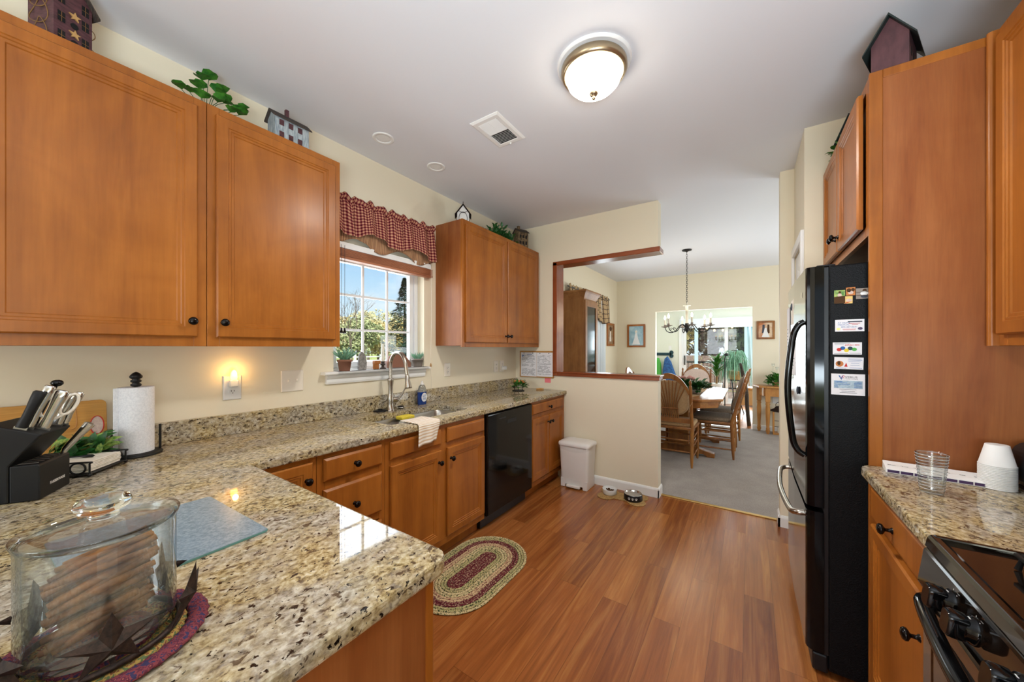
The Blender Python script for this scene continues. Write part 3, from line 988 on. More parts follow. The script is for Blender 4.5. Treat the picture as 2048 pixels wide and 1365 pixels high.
tag(o, 'yellow sponge resting on the divider between the sink bowls', 'sponge')

# dish towel over the counter edge
def towel(u, v):
    L = [(.482, .9185), (.53, .9195), (.60, .9195), (.638, .919), (.650, .908), (.655, .88), (.657, .84), (.659, .795)]
    s_ = v*(len(L)-1); i = min(int(s_), len(L)-2); f_ = s_-i
    x = L[i][0]*(1-f_)+L[i+1][0]*f_; z = L[i][1]*(1-f_)+L[i+1][1]*f_
    drop = max(0, (v-.55)/.45)
    y = 1.392 + .172*u - .03*(1-u)*drop*0.6 - .045*drop*u
    return (x + .006*drop*sin(u*11+1) + .002*drop, y, z + .012*drop*(u-.5) + .0018*max(0, sin(u*9)))
o = MB().grid(towel, 18, 28, lambda u, v: (u*6, v*16)).build('dish_towel', 'dishtowel', None, 0, solid=.004)
tag(o, 'cream striped dish towel hanging over the counter edge in front of the sink', 'towel')

# ------------------------------------------------------------------ dishwasher
t = thing('dishwasher', 'black built-in dishwasher between sink base and last base cabinet', 'dishwasher', (.33, 2.375, 0))
MB().box(.05, .60, 2.052, 2.698, .1, .872).build('body', 'black_matte', t)
MB().rings(left_frame(.60, 2.054, .115), .642, .752, [(0, 0), (0, .028), (.006, .036), (.012, .037)]).build('door', 'black_gloss', t)
MB().box(.45, .565, 2.054, 2.696, .004, .108).build('toe_plate', 'black_satin', t, .004)
p = MB(); p.fbox(left_frame(.637, 2.305, .762), 0, .135, 0, .03, 0, .002); p.build('handle_pocket', 'black_matte', t, .001)
p = MB(); p.fbox(left_frame(.637, 2.20, .812), 0, .09, 0, .006, 0, .001); p.build('display_strip', 'black_satin', t)

# ================================================================== RIGHT SIDE
F0 = right_frame(2.62, 1.884, 0)
t = thing('base_cabinet', 'maple base cabinet with one drawer over one door beside the stove', 'cabinet', (2.9, 1.56, 0))
MB().box(2.64, XR-.003, 1.247, 1.883, .1, .873).build('body', 'cab_panel', t)
f = MB(); f.box(2.621, 2.64, 1.247, 1.29, .1, .875); f.box(2.621, 2.64, 1.805, 1.883, .1, .875)
for a, b in ((.1, .14), (.70, .755), (.845, .875)): f.box(2.621, 2.64, 1.29, 1.805, a, b)
f.build('face_frame', 'cab', t, .0015)
MB().box(2.69, 2.71, 1.247, 1.883, 0, .1).build('toe_kick', 'cab', t)
door(t, right_frame(2.621, 1.800, .745), .515, .115, (.245, .052), SLAB, 'drawer')
door(t, right_frame(2.621, 1.800, .150), .515, .572, (.455, .46))

t = thing('refrigerator_end_panel', 'tall maple end panel beside the black refrigerator', 'panel', (2.92, 1.895, 0))
MB().box(2.655, XR-.002, 1.887, 1.903, 0, ZU1-.03).build('panel', 'cab_panel', t)
MB().box(2.618, 2.655, 1.8855, 1.9045, 0, ZU1).build('front_stile', 'cab', t, .002)
MB().box(2.655, XR-.002, 1.8855, 1.9045, ZU1-.032, ZU1).build('top_rail', 'cab', t, .002)

t = thing('wall_cabinet', 'maple wall cabinet above the stove-side counter, cut off by the right edge', 'cabinet', (3.07, 1.4, ZU0))
MB().box(2.94, XR-.002, .60, 1.862, ZU0+.012, ZU1).build('body', 'cab_panel', t)
f = MB(); f.box(2.920, 2.94, 1.818, 1.862, ZU0, ZU1); f.box(2.920, 2.94, .60, 1.818, ZU0, ZU0+.045); f.box(2.920, 2.94, .60, 1.818, ZU1-.045, ZU1); f.box(2.920, 2.94, 1.23, 1.31, ZU0+.045, ZU1-.045)
f.build('face_frame', 'cab', t, .0015)
MB().lathe([(.011, 0), (.011, ZU1-ZU0)], (2.908, 1.873, ZU0), Z, 12).build('scribe_molding', 'cab', t)
MB().box(2.908, 2.94, 1.862, 1.884, ZU0, ZU1).build('filler', 'cab', t)
door(t, right_frame(2.92, 1.835, 1.405), .535, 2.378-1.405, (.51, .065))
door(t, right_frame(2.92, 1.265, 1.405), .535, 2.378-1.405)

t = thing('wall_cabinet', 'shallow maple cabinet with two doors above the refrigerator', 'cabinet', (2.92, 2.35, 1.8))
MB().box(2.640, XR-.002, 1.907, 2.786, 1.81, ZU1-.002).build('body', 'cab_panel', t)
f = MB(); f.box(2.621, 2.64, 1.906, 1.95, 1.80, ZU1); f.box(2.621, 2.64, 2.745, 2.787, 1.80, ZU1); f.box(2.621, 2.64, 1.95, 2.745, 1.80, 1.84); f.box(2.621, 2.64, 1.95, 2.745, ZU1-.04, ZU1)
f.build('face_frame', 'cab', t, .0015)
door(t, right_frame(2.615, 2.345, 1.838), .385, 2.378-1.838, (.025, .065))
door(t, right_frame(2.615, 2.742, 1.838), .385, 2.378-1.838, (.36, .065))

# ------------------------------------------------------------------ refrigerator
t = thing('refrigerator', 'black bottom-freezer refrigerator with a steel front and curved handles', 'refrigerator', (2.83, 2.34, 0))
FY0, FY1 = 1.922, 2.772
MB().box(2.507, XR-.06, FY0+.006, FY1-.006, .03, 1.700).build('body', 'fridge_side', t, .006)
MB().box(2.492, 2.507, FY0+.012, FY1-.012, .09, 1.695).build('gasket', 'black_satin', t)
def fdoor(z0, z1, name):
    m = MB()
    # plan outline of the door: rounded front corners
    pl = [(2.492, FY0), (2.462, FY0), (2.448, FY0+.004), (2.439, FY0+.012), (2.435, FY0+.026), (2.430, (FY0+FY1)/2), (2.435, FY1-.026), (2.439, FY1-.012), (2.448, FY1-.004), (2.462, FY1), (2.492, FY1)]
    n = len(pl)
    lo = [V((a, b, z0)) for a, b in pl]; hi = [V((a, b, z1)) for a, b in pl]
    for i in range(n):
        j = (i+1) % n
        m.m = 1 if 4 <= i <= 5 else 0
        m.add([lo[i], lo[j], hi[j], hi[i]], [(0, 1, 2, 3)])
    m.m = 0
    m.poly(lo[::-1]); m.poly(hi)
    return m.build(name, ['black_gloss', 'fridge_front'], t, .004)
d1 = fdoor(.700, 1.700, 'door'); d2 = fdoor(.100, .680, 'freezer_drawer')
pth = smooth_path([(2.434, 1.965, 1.475), (2.410, 1.966, 1.455), (2.392, 1.968, 1.39), (2.377, 1.972, 1.19), (2.392, 1.968, .98), (2.410, 1.966, .92), (2.434, 1.965, .90)], 6)
MB().tube(pth, .0125, 12).build('handle', 'black_gloss', d1)
pth = smooth_path([(2.434, 1.985, .645), (2.408, 1.99, .640), (2.388, 2.05, .632), (2.372, 2.34, .628), (2.388, 2.63, .632), (2.408, 2.69, .640), (2.434, 2.695, .645)], 6)
MB().tube(pth, .0125, 12).build('handle', 'nickel', d2)
g = MB().box(2.455, 2.507, FY0+.012, FY1-.012, .012, .088); g.build('base_grille', 'black_satin', t, .008)
g = MB(); g.box(2.47, 2.53, FY0+.02, FY0+.07, 1.7005, 1.708); g.build('hinge_cover', 'black_satin', t, .005)
g = MB().disc(right_frame(2.4315, 2.06, 1.60), .014, 14); g.build('badge', 'steel_lt', d1)

# ------------------------------------------------------------------ stove
t = thing('gas_stove', 'black gas stove with slanted knob panel beside the short granite counter', 'stove', (2.9, .86, 0))
SY0, SY1 = .484, 1.243
MB().box(2.62, XR-.03, SY0, SY1, .02, .898).build('body', 'black_enamel', t, .003)
m = MB()
G = Fr((0, SY0, 0), X, Z, Y)
m.prism(G, [(2.582, .893), (2.586, .914), (2.592, .921), (2.602, .921), (2.612, .914), (XR-.03, .914), (XR-.03, .893)], 0, SY1-SY0)
m.build('cooktop', 'black_enamel', t, .002)
for a_ in (SY1-.012, SY0): MB().box(2.594, XR-.03, a_, a_+.012, .90, .9235).build('cooktop_rim', 'black_enamel', t, .004)
m = MB(); m.prism(G, [(2.62, .892), (2.584, .890), (2.580, .884), (2.570, .806), (2.574, .800), (2.62, .800)], 0, SY1-SY0)
pan = m.build('control_panel', 'black_enamel', t, .002)
kax = V((-1, 0, .125)).normalized(); kup = V((.125, 0, 1)).normalized()
for i, yy in enumerate((1.088, 1.002, .864, .726, .640)):
    kb = V((2.5755, yy, .846))
    ks = MB().lathe([(.025, 0), (.025, .004), (.021, .007), (.0205, .014), (.018, .016)], kb, kax, 22).build('control_knob', 'black_gloss', t)
    KF_ = Fr(kb+kax*.012, Y, kup, kax)
    m = MB(); m.loft([[KF_(a*k, b*k, c_) for a, b in rrect(-.0165, .0165, -.023, .023, .010, 4)] for k, c_ in ((1, 0), (1.02, .010), (1.0, .020), (.88, .024))], True, True, True)
    m.build('grip', 'black_gloss', ks)
    m = MB(); G2 = Fr(V((2.5765, yy, .846))+kax*.0006, -Y, kup, kax)
    m.text('OFF', Fr(G2(-.007, .0300), G2.u, G2.v, G2.n), .009, 'LEFT', .0006)
    m.fbox(G2, -.0007, .0007, .0265, .0295, 0, .0008)
    m.build('dial_mark', 'plate_white', pan)
    m = MB(); G3 = Fr(kb+kax*.0145, -Y, kup, kax)
    for q in range(-2, 3): m.fbox(Fr(kb+kax*.0095, V((0, -1, 0)), kax, kup), -.004, .004, -.003, -.001, .0207, .0212) if q == 0 else None
    m.build('index_mark', 'plate_white', ks)
m = MB(); m.rings(right_frame(2.62, SY1-.004, .17), SY1-SY0-.008, .622, [(0, 0), (0, .035), (.008, .043), (.05, .043), (.055, .041)])
dr = m.build('oven_door', 'black_enamel', t)
half = [(2.586, .360, .772), (2.570, .345, .777), (2.556, .27, .780), (2.542, .12, .780), (2.538, 0, .780)]
mid = (SY0+SY1)/2
pth = smooth_path([(a, mid+b, c_) for a, b, c_ in half] + [(a, mid-b, c_) for a, b, c_ in half[-2::-1]], 6)
MB().tube(pth, .0145, 12).build('handle', 'black_gloss', dr)
m = MB()
for k in range(9): m.box(2.5762, 2.5775, SY0+.1, SY1-.1, .725+k*.0034, .7268+k*.0034)
m.build('vent_slot', 'dark_hole', dr)
MB().rings(right_frame(2.62, SY1-.004, .03), SY1-SY0-.008, .13, [(0, 0), (0, .03), (.008, .038)]).build('bottom_drawer', 'black_enamel', t)
for cx_, cy_ in ((2.78, 1.06), (2.78, .66), (3.04, 1.06), (3.04, .66)):
    m = MB(); m.lathe([(.085, 0), (.075, .004), (.05, .002), (.045, .012), (.03, .014)], (cx_, cy_, .9145), Z, 24)
    bu = m.build('burner', 'black_satin', t)
    m = MB()
    for a in range(4):
        d_ = V((cos(radians(45+90*a)), sin(radians(45+90*a)), 0)); s_ = d_.cross(Z)
        c0 = V((cx_, cy_, 0))
        m.tube([c0+d_*.135+Z*.916, c0+d_*.128+Z*.945, c0+d_*.03+Z*.949], .0055, 6)
    q = [V((cx_+a*.096, cy_+b*.096, .944)) for a, b in ((-1, -1), (1, -1), (1, 1), (-1, 1))]
    m.tube(q, .0055, 6, True)
    m.build('grate', 'iron', t)

# ================================================================== CABINET-TOP DECOR
def hframe(cx, cy_, z, n):
    n = V((n[0], n[1], 0)).normalized()
    return Fr((cx, cy_, z), Z.cross(n), Z, n)
def house(name, label, F, w, d, h, rise, wallm, roofm, wins, ov=.015, ridge='front', chim=None, cat='birdhouse', wm='dark_hole', grp='little houses on the cabinet tops'):
    """F: bottom centre of the front face; ridge 'front' = gable faces front, 'side' = eave faces front"""
    t = thing(name, label, cat, F(0, 0, -d/2), 0, grp)
    m = MB(); hw = w/2
    if ridge == 'front':
        m.prism(F, [(-hw, 0), (hw, 0), (hw, h), (0, h+rise), (-hw, h)], -d, 0)
    else:
        G = Fr(F(-hw, 0, 0), -F.n, F.v, F.u)
        m.prism(G, [(0, 0), (d, 0), (d, h), (d/2, h+rise), (0, h)], 0, w)
    m.build('body', wallm, t, .001)
    m = MB(); th = .007
    if ridge == 'front':
        a = hw+ov; k = rise/hw; lo = h-k*ov
        m.prism(F, [(-a, lo), (0, h+rise), (a, lo), (a, lo+th), (0, h+rise+th*1.3), (-a, lo+th)], -d-ov, ov)
    else:
        G = Fr(F(-hw-ov, 0, 0), -F.n, F.v, F.u); k = rise/(d/2); lo = h-k*ov
        m.prism(G, [(-ov, lo), (d/2, h+rise), (d+ov, lo), (d+ov, lo+th), (d/2, h+rise+th*1.3), (-ov, lo+th)], 0, w+2*ov)
    m.build('roof', roofm, t)
    for a, b, ww, hh in wins:
        m = MB(); m.fbox(F, a-ww/2, a+ww/2, b-hh/2, b+hh/2, -.004, .0015)
        m.build('window', wm, t)
    if chim:
        a, b, c, s_ = chim
        m = MB(); m.fbox(F, a-s_, a+s_, b, b+c, -d/2-s_, -d/2+s_); m.build('chimney', chim_m, t)
    return t
chim_m = 'red_house'
ZT = ZU1+.001
F = hframe(.2417, .169, ZT, (.923, .385))
t = house('birdhouse', 'barn-red birdhouse with tan stars and black windows, nearest the camera on the wall cabinets', F, .097, .125, .185, .07, 'red_house', 'roof_dark', [])
for a, b in ((-.030, .035), (.030, .050), (-.030, .10), (.030, .115), (-.030, .165), (.030, .17)):
    m = MB(); m.fbox(F, a-.009, a+.009, b-.017, b+.017, -.003, .0012); wi = m.build('window', 'black_matte', t)
    m = MB(); m.fbox(F, a-.0006, a+.0006, b-.017, b+.017, .0012, .0018); m.fbox(F, a-.009, a+.009, b-.0006, b+.0006, .0012, .0018); m.build('glazing_bar', 'twig', wi)
def star_pts(r, r2=.42, a0=90):
    return [(r*(1 if k % 2 == 0 else r2)*cos(radians(a0+36*k)), r*(1 if k % 2 == 0 else r2)*sin(radians(a0+36*k))) for k in range(10)]
for b in (.062, .125):
    m = MB(); m.prism(Fr(F(.002, b, .0), F.u, F.v, F.n), star_pts(.016), 0, .005); m.build('star', 'tan', t)
for b in (.032, .092):
    m = MB(); m.lathe([(.010, 0), (.010, .002)], F(.002, b, 0), F.n, 16); m.build('entrance_hole', 'black_matte', t)
for b, r_ in ((.05, .035), (.11, .04), (.16, .035)):
    c_ = F(-.0485-.006, b, -.06); m = MB()
    m.tube([c_ + F.n*(r_*cos(a)) + F.v*(r_*sin(a)) - F.u*(.006*sin(2*a)) for a in [2*pi*k/22 for k in range(22)]], .0016, 5, True); m.build('twig_wreath', 'twig', t)
for b in (.03, .10):
    m = MB(); m.tube(smooth_path([F(.0485, b+.03, -.02), F(.058, b+.02, -.01), F(.060, b, -.008), F(.0485, b-.02, -.02)], 5), .0013, 5); m.build('twig_loop', 'twig', t)

def leafy(mb, c, n, rad, size, up=.5, round_=False, flat=1.0):
    for k in range(n):
        a = random.uniform(0, 2*pi); el = random.uniform(-.15, 1.2)*up
        d = V((cos(a)*cos(el), sin(a)*cos(el), sin(el)))
        p = V(c) + V((d.x*rad[0], d.y*rad[1], max(0, d.z)*rad[2]))*random.uniform(.25, .95)
        q = (d + V((random.uniform(-.5, .5), random.uniform(-.5, .5), random.uniform(-.3, .5)))).normalized()
        L = size*random.uniform(.7, 1.25)
        mb.leaf(p, q, Z+V((random.uniform(-.4, .4), random.uniform(-.4, .4), 0)), L, L*(.85 if round_ else .5))
t = thing('ivy_plant', 'green leafy vine between the barn-red birdhouse and the grey house', 'plant', (.2, .545, ZT), 0, 'greenery on the cabinet tops')
lf = MB(); st = MB()
base = V((.205, .545, ZT))
for (y_, z_, x_) in ((-.09, .035, .05), (-.06, .05, .03), (-.03, .03, .06), (-.02, .10, .0), (-.01, .145, .0), (.015, .165, -.01), (.03, .10, .03), (.05, .12, .01), (.06, .075, .02), (.09, .055, .03), (.105, .03, .06), (.115, .075, .02), (.07, .02, .07), (.03, .05, .05)):
    tip = base + V((x_, y_, z_))
    st.tube(smooth_path([base+V((0, y_*.2, .003)), base+V((x_*.3, y_*.6, z_*.75)), tip], 4), .0013, 5)
    for _ in range(2):
        dd = V((.6+random.uniform(-.2, .2), y_*4+random.uniform(-.5, .5), random.uniform(-.1, .5))).normalized()
        lf.leaf(tip, dd, Z, random.uniform(.042, .056), .050, .2, .15)
st.lathe([(.02, 0), (.024, .006), (.02, .012)], base, Z, 12)
lf.build('leaves', 'leaf', t); st.build('stems', 'leaf_dark', t)

F = hframe(.245, .893, ZT, (1, 0))
chim_m = 'red_house'
t = house('wooden_house', 'weathered grey-blue house with a dark roof, on the cabinet left of the window', F, .165, .085, .130, .035, 'grey_house', 'roof_dark',
          [(a, b, .022, .028) for b in (.045, .105) for a in (-.052, -.008, .037)], .012, 'side', (-.01, .155, .05, .008), 'decorative house', 'red_house')

F = hframe(.21, 2.262, ZT, (.67, -.74))
t = thing('wire_house_lantern', 'small wire-framed white house lantern at the near end of the far wall cabinet', 'lantern', F(0, 0, -.05), 0, 'little houses on the cabinet tops')
m = MB(); m.prism(F, [(-.05, .004), (.05, .004), (.05, .10), (0, .165), (-.05, .10)], -.095, -.005); m.build('body', 'plate_white', t)
m = MB(); a = .07
m.prism(F, [(-a, .082), (0, .172), (a, .082), (a, .086), (0, .178), (-a, .086)], -.11, .01); m.build('roof', 'rust', t)
m = MB()
for sx in (-.052, .052):
    for c_ in (-.098, 0): m.tube([F(sx, 0, c_), F(sx, .10, c_)], .002, 5)
m.tube([F(.035*cos(q), .055+.052*sin(q), .004) for q in [2*pi*k/22 for k in range(22)]], .0022, 5, True)
m.tube(smooth_path([F(-.035, .115, .004), F(0, .10, .006), F(.035, .115, .004)], 5), .002, 5)
m.tube([F(0, .195+.018*sin(q), -.05+.018*cos(q)) for q in [2*pi*k/14 for k in range(14)]], .003, 6, True)
m.build('wire_frame', 'rust', t)

t = thing('ivy_plant', 'dense dark green ivy on the far wall cabinet, between wire lantern and stoneware house', 'plant', (.17, 2.82, ZT), 0, 'greenery on the cabinet tops')
m = MB()
for (y_, n_, r_) in ((2.70, 70, (.09, .11, .12)), (2.84, 90, (.09, .12, .17)), (2.97, 60, (.09, .10, .09))):
    leafy(m, (.19, y_, ZT+.012), n_, r_, .05, 1.0)
m.build('leaves', 'leaf_dark', t)
MB().lathe([(.03, 0), (.04, .035), (.037, .04)], (.17, 2.82, ZT), Z, 14).build('pot', 'twig', t)
F = hframe(.235, 3.19, ZT, (.92, -.40))
chim_m = 'stone_house'
t = house('stoneware_house', 'brown stoneware house with arched openings beside the half wall, last on the wall cabinets', F, .125, .10, .185, .035, 'stone_house', 'roof_dark',
          [(a, b, .022, .032) for b in (.07, .135) for a in (-.037, 0, .037)], .010, 'side', (-.03, .205, .05, .012), 'decorative house')

F = hframe(2.695, 1.985, ZT, (-.36, -.93))
chim_m = 'plum_house'
t = house('birdhouse', 'plum-coloured birdhouse with a dark green roof above the refrigerator end panel', F, .105, .17, .165, .085, 'plum_house', 'roof_green', [], .022)
for c_ in (.04, .09, .13):
    m = MB(); m.fbox(Fr(F(.0525, .10, -c_), -F.n, F.v, F.u), -.011, .011, -.014, .014, -.003, .001); m.build('window', 'black_matte', t)
F = hframe(2.70, 2.60, ZT, (-.75, -.66))
t = house('birdhouse', 'green-roofed birdhouse mostly hidden on top of the refrigerator cabinet', F, .11, .12, .11, .09, 'grey_house', 'roof_green', [(0, .06, .03, .03)], .03)
t = thing('ivy_plant', 'bright green sprig hanging beside the green-roofed birdhouse above the refrigerator', 'plant', (2.655, 2.66, ZT), 0, 'greenery on the cabinet tops')
m = MB(); leafy(m, (2.655, 2.68, ZT+.01), 60, (.035, .11, .11), .04, 1.0); m.build('leaves', 'leaf', t)
MB().tube(smooth_path([(2.66, 2.60, ZT+.004), (2.65, 2.67, ZT+.04), (2.65, 2.75, ZT+.02)], 5), .002, 5).build('stem', 'leaf_dark', t)

# ================================================================== WINDOW DRESSING AND SILL
t = thing('valance_curtain', 'burgundy gingham valance ruffled over the kitchen window', 'valance', (.06, 1.64, 2.05))
def fold(u):
    return .5*sin(u*46)+.28*sin(u*71+1.3)+.22*sin(u*23+.4)
def hem(u, top, k, lo):
    return lo + k*abs(sin(u*pi*2.5+.35))**.8
y0, y1 = 1.165, 2.066
def gv(u, v):
    ztop = 2.362+.010*sin(u*60)+.006*sin(u*97)
    zb = 2.095 + .055*(.5+.5*cos(u*pi*5+.5)) - .03*u
    z = ztop + (zb-ztop)*v
    puff = .018*math.exp(-((v-.06)/.05)**2) - .012*math.exp(-((v-.15)/.03)**2)
    amp = .010 if v < .15 else .012+.016*v
    return (.062 + .030*v + puff + amp*fold(u), y0+(y1-y0)*u + .004*sin(u*83)*v, z)
MB().grid(gv, 150, 26, lambda u, v: (u*46, v*12.5)).build('gingham_layer', 'gingham', t, solid=.002)
def sv(u, v):
    zt = 2.20; zb = 2.030 + .062*(.5+.5*cos(u*pi*5+2.6)) - .012*u
    return (.046 + .012*v + .012*fold(u+.13), y0+.006+(y1-y0-.012)*u, zt+(zb-zt)*v)
MB().grid(sv, 120, 8, lambda u, v: (u*100, v*6)).build('ticking_layer', 'ticking', t, solid=.002)
def ret(u, v):
    q = gv(1, v); return (q[0]*(1-u)+.004*u, y1+.003*sin(u*8), q[2])
MB().grid(ret, 8, 16, lambda u, v: (u*3, v*12.5)).build('side_return', 'gingham', t, solid=.002)
MB().tube([(.026, y0-.004, 2.335), (.026, y1-.004, 2.335)], .005, 8).build('rod', 'white', t)
t = thing('wood_blind', 'reddish wooden blind drawn up below the gingham valance', 'blind', (.03, 1.65, 1.945))
MB().box(.003, .052, 1.20, 2.045, 2.012, 2.052).build('headrail', 'plate_white', t, .002)
m = MB()
for k in range(9):
    z_ = 1.962+k*.0053
    m.box(.006, .054, 1.205, 2.058, z_, z_+.0035)
m.build('slats', 'blind', t)
MB().box(.004, .056, 1.205, 2.060, 1.943, 1.960).build('bottom_rail', 'blind', t, .003)
for yy in (1.268, 1.290):
    m = MB(); m.tube([(.062, yy, 2.03), (.060, yy, 1.49)], .0012, 5); cd_ = m.build('pull_cord', 'ink', t)
    m = MB(); m.lathe([(.004, .0), (.005, -.004), (.006, -.014), (.010, -.030), (.0095, -.034), (.001, -.034)], (.060, yy, 1.492), Z, 12); m.build('tassel', 'bronze', cd_)
m = MB(); m.tube(smooth_path([(.058, 2.040, 2.02), (.050, 2.050, 1.6), (.040, 2.053, 1.22), (.02, 2.078, 1.10), (.006, 2.09, 1.0205)], 5), .0013, 5); cd_ = m.build('lift_cord', 'plate', t)
m = MB(); m.lathe([(.002, .012), (.006, 0), (.009, -.018), (.001, -.019)], (.041, 2.053, 1.225), Z, 10); m.build('tassel', 'cork', cd_)

ZS = 1.2095
def potted(label, c, pot, r, h, leafm, n, hh, spread):
    t = thing('potted_succulent', label, 'plant', c)
    MB().lathe([(r*.72, 0), (r*.95, h*.8), (r*1.02, h*.8), (r*1.05, h), (r*.92, h), (r*.90, h*.9), (.001, h*.88)], c, Z, 22).build('pot', pot, t)
    m = MB()
    for k in range(n):
        a = random.uniform(0, 2*pi); tl = random.uniform(.05, 1)**.6*spread
        d = V((cos(a)*tl, sin(a)*tl, 1)).normalized()
        p = V(c)+V((cos(a)*r*.5*random.random(), sin(a)*r*.5*random.random(), h*.88))
        L = hh*random.uniform(.65, 1.1)
        m.tube([p, p+d*L*.5, p+d*L+V((cos(a), sin(a), 0))*L*.12], [.0032, .0036, .0006], 5)
    m.build('leaves', leafm, t)
    return t
potted('spiky succulent in a terracotta pot at the left end of the window sill', V((.0, 1.325, ZS)), 'terracotta', .045, .075, 'leaf_pale', 70, .10, 1.2)
potted('small succulent in a grey ribbed pot at the right end of the window sill', V((-.012, 1.958, ZS)), 'greypot', .047, .065, 'leaf_pale', 60, .065, .9)
m = MB()
m.prism(Fr((-.02, 1.466, ZS), Y, Z, X), [(-.030, 0), (.030, 0), (.033, .05), (.026, .095), (.008, .118), (-.010, .128), (-.024, .105), (-.031, .05)], -.009, .009)
o = m.build('grey_stone', 'stone', None, .004); tag(o, 'upright pointed grey stone on the window sill behind the sink', 'stone')
m = MB().box(-.014, .014, 1.545, 1.580, ZS, ZS+.038); m.box(-.014, .016, 1.543, 1.592, ZS+.036, ZS+.062)
o = m.build('wooden_block', 'cab', None, .003); tag(o, 'small light wooden block left of the candle on the window sill', 'block')
t = thing('candle_holder', 'turned dark wooden candle holder on the window sill', 'candle holder', (-.005, 1.624, ZS))
MB().lathe([(.022, 0), (.022, .004), (.012, .010), (.009, .022), (.017, .030), (.017, .036), (.010, .040), (.016, .050), (.016, .054), (.001, .054)], (-.005, 1.624, ZS), Z, 20).build('stem', 'roof_dark', t)
t = thing('taper_candle', 'ivory taper candle standing in the holder on the window sill', 'candle', (-.005, 1.624, ZS+.0545))
MB().lathe([(.0125, 0), (.0115, .06), (.0095, .122), (.006, .128)], (-.005, 1.624, ZS+.0545), Z, 16).build('wax', 'candle', t)
MB().tube([(-.005, 1.624, ZS+.18), (-.004, 1.625, ZS+.20)], .0016, 5).build('wick', 'black_matte', t)
m = MB()
pts = [(-.11, 0), (.11, 0), (.112, .03), (.075, .07), (.03, .118), (-.035, .128), (-.09, .09), (-.112, .04)]
m.prism(Fr((-.035, 1.795, ZS), Y, Z, X), pts, -.008, .008)
o = m.build('wooden_plaque', 'terracotta', None, .004); tag(o, 'arched brown wooden plaque on the sill behind the faucet spout', 'plaque')

# ================================================================== WALL PLATES AND BOARD
def plate(label, y, z, w, h, kind, m='plate'):
    t = thing('outlet' if kind == 'outlet' else 'light_switch', label, 'outlet' if kind == 'outlet' else 'switch', (0, y, z-h/2))
    F = left_frame(.001, y-w/2, z-h/2)
    MB().rings(F, w, h, [(0, 0), (0, .003), (.003, .006), (.005, .0065)]).build('plate', m, t)
    if kind == 'outlet':
        for dz in (-.0195, .0195):
            q = MB(); q.lathe([(.0165, 0), (.0165, .002)], F(w/2, h/2+dz, .0065), X, 18); r_ = q.build('receptacle', m, t)
            q = MB()
            for s_ in (-.006, .006): q.fbox(F, w/2+s_-.0012, w/2+s_+.0012, h/2+dz-.001, h/2+dz+.007, .0085, .009)
            q.lathe([(.0022, 0), (.0022, .0005)], F(w/2, h/2+dz-.008, .0085), X, 8)
            q.build('slot', 'dark_hole', r_)
    else:
        for dy in (-.023, .023):
            q = MB(); q.fbox(F, w/2+dy-.004, w/2+dy+.004, h/2-.010, h/2+.010, .0065, .008); q.fbox(F, w/2+dy-.003, w/2+dy+.003, h/2-.002, h/2+.009, .008, .018)
            q.build('toggle', m, t, .001)
    return t
plate('white outlet plate holding the glowing night light', .709, 1.155, .078, .125, 'outlet', 'plate_white')
plate('ivory double light switch between the night light and the window', 1.000, 1.168, .122, .125, 'switch')
plate('ivory outlet right of the kitchen window', 2.283, 1.167, .075, .120, 'outlet')
plate('ivory outlet right of the window, left one of the pair near the corner', 3.012, 1.165, .075, .120, 'outlet')
plate('ivory outlet with a white plug, nearest the half wall corner', 3.118, 1.165, .075, .120, 'outlet')
t = thing('night_light', 'glowing amber night light plugged in above the near counter', 'night light', (.03, .709, 1.17))
MB().box(.0095, .035, .690, .728, 1.160, 1.196).build('base', 'plate_white', t, .005)
MB().lathe([(.012, 0), (.015, .012), (.013, .035), (.007, .048), (.001, .052)], (.026, .709, 1.197), Z, 16).build('bulb', 'night', t)
MB().lathe([(.019, 0), (.022, .03), (.020, .06), (.010, .072)], (.026, .709, 1.196), Z, 16, cap0=False, cap1=False).build('shade', 'plasticbag', t)
lamp('night_light_glow', 'POINT', (.045, .709, 1.235), (0, 0, 0), .55, (1, .62, .22), shadow_soft_size=.012)
m = MB(); m.box(.0095, .05, 3.095, 3.150, 1.125, 1.165); o = m.build('plug_adapter', 'plate_white', None, .006); tag(o, 'white plug adapter in the outlet nearest the half wall', 'plug')

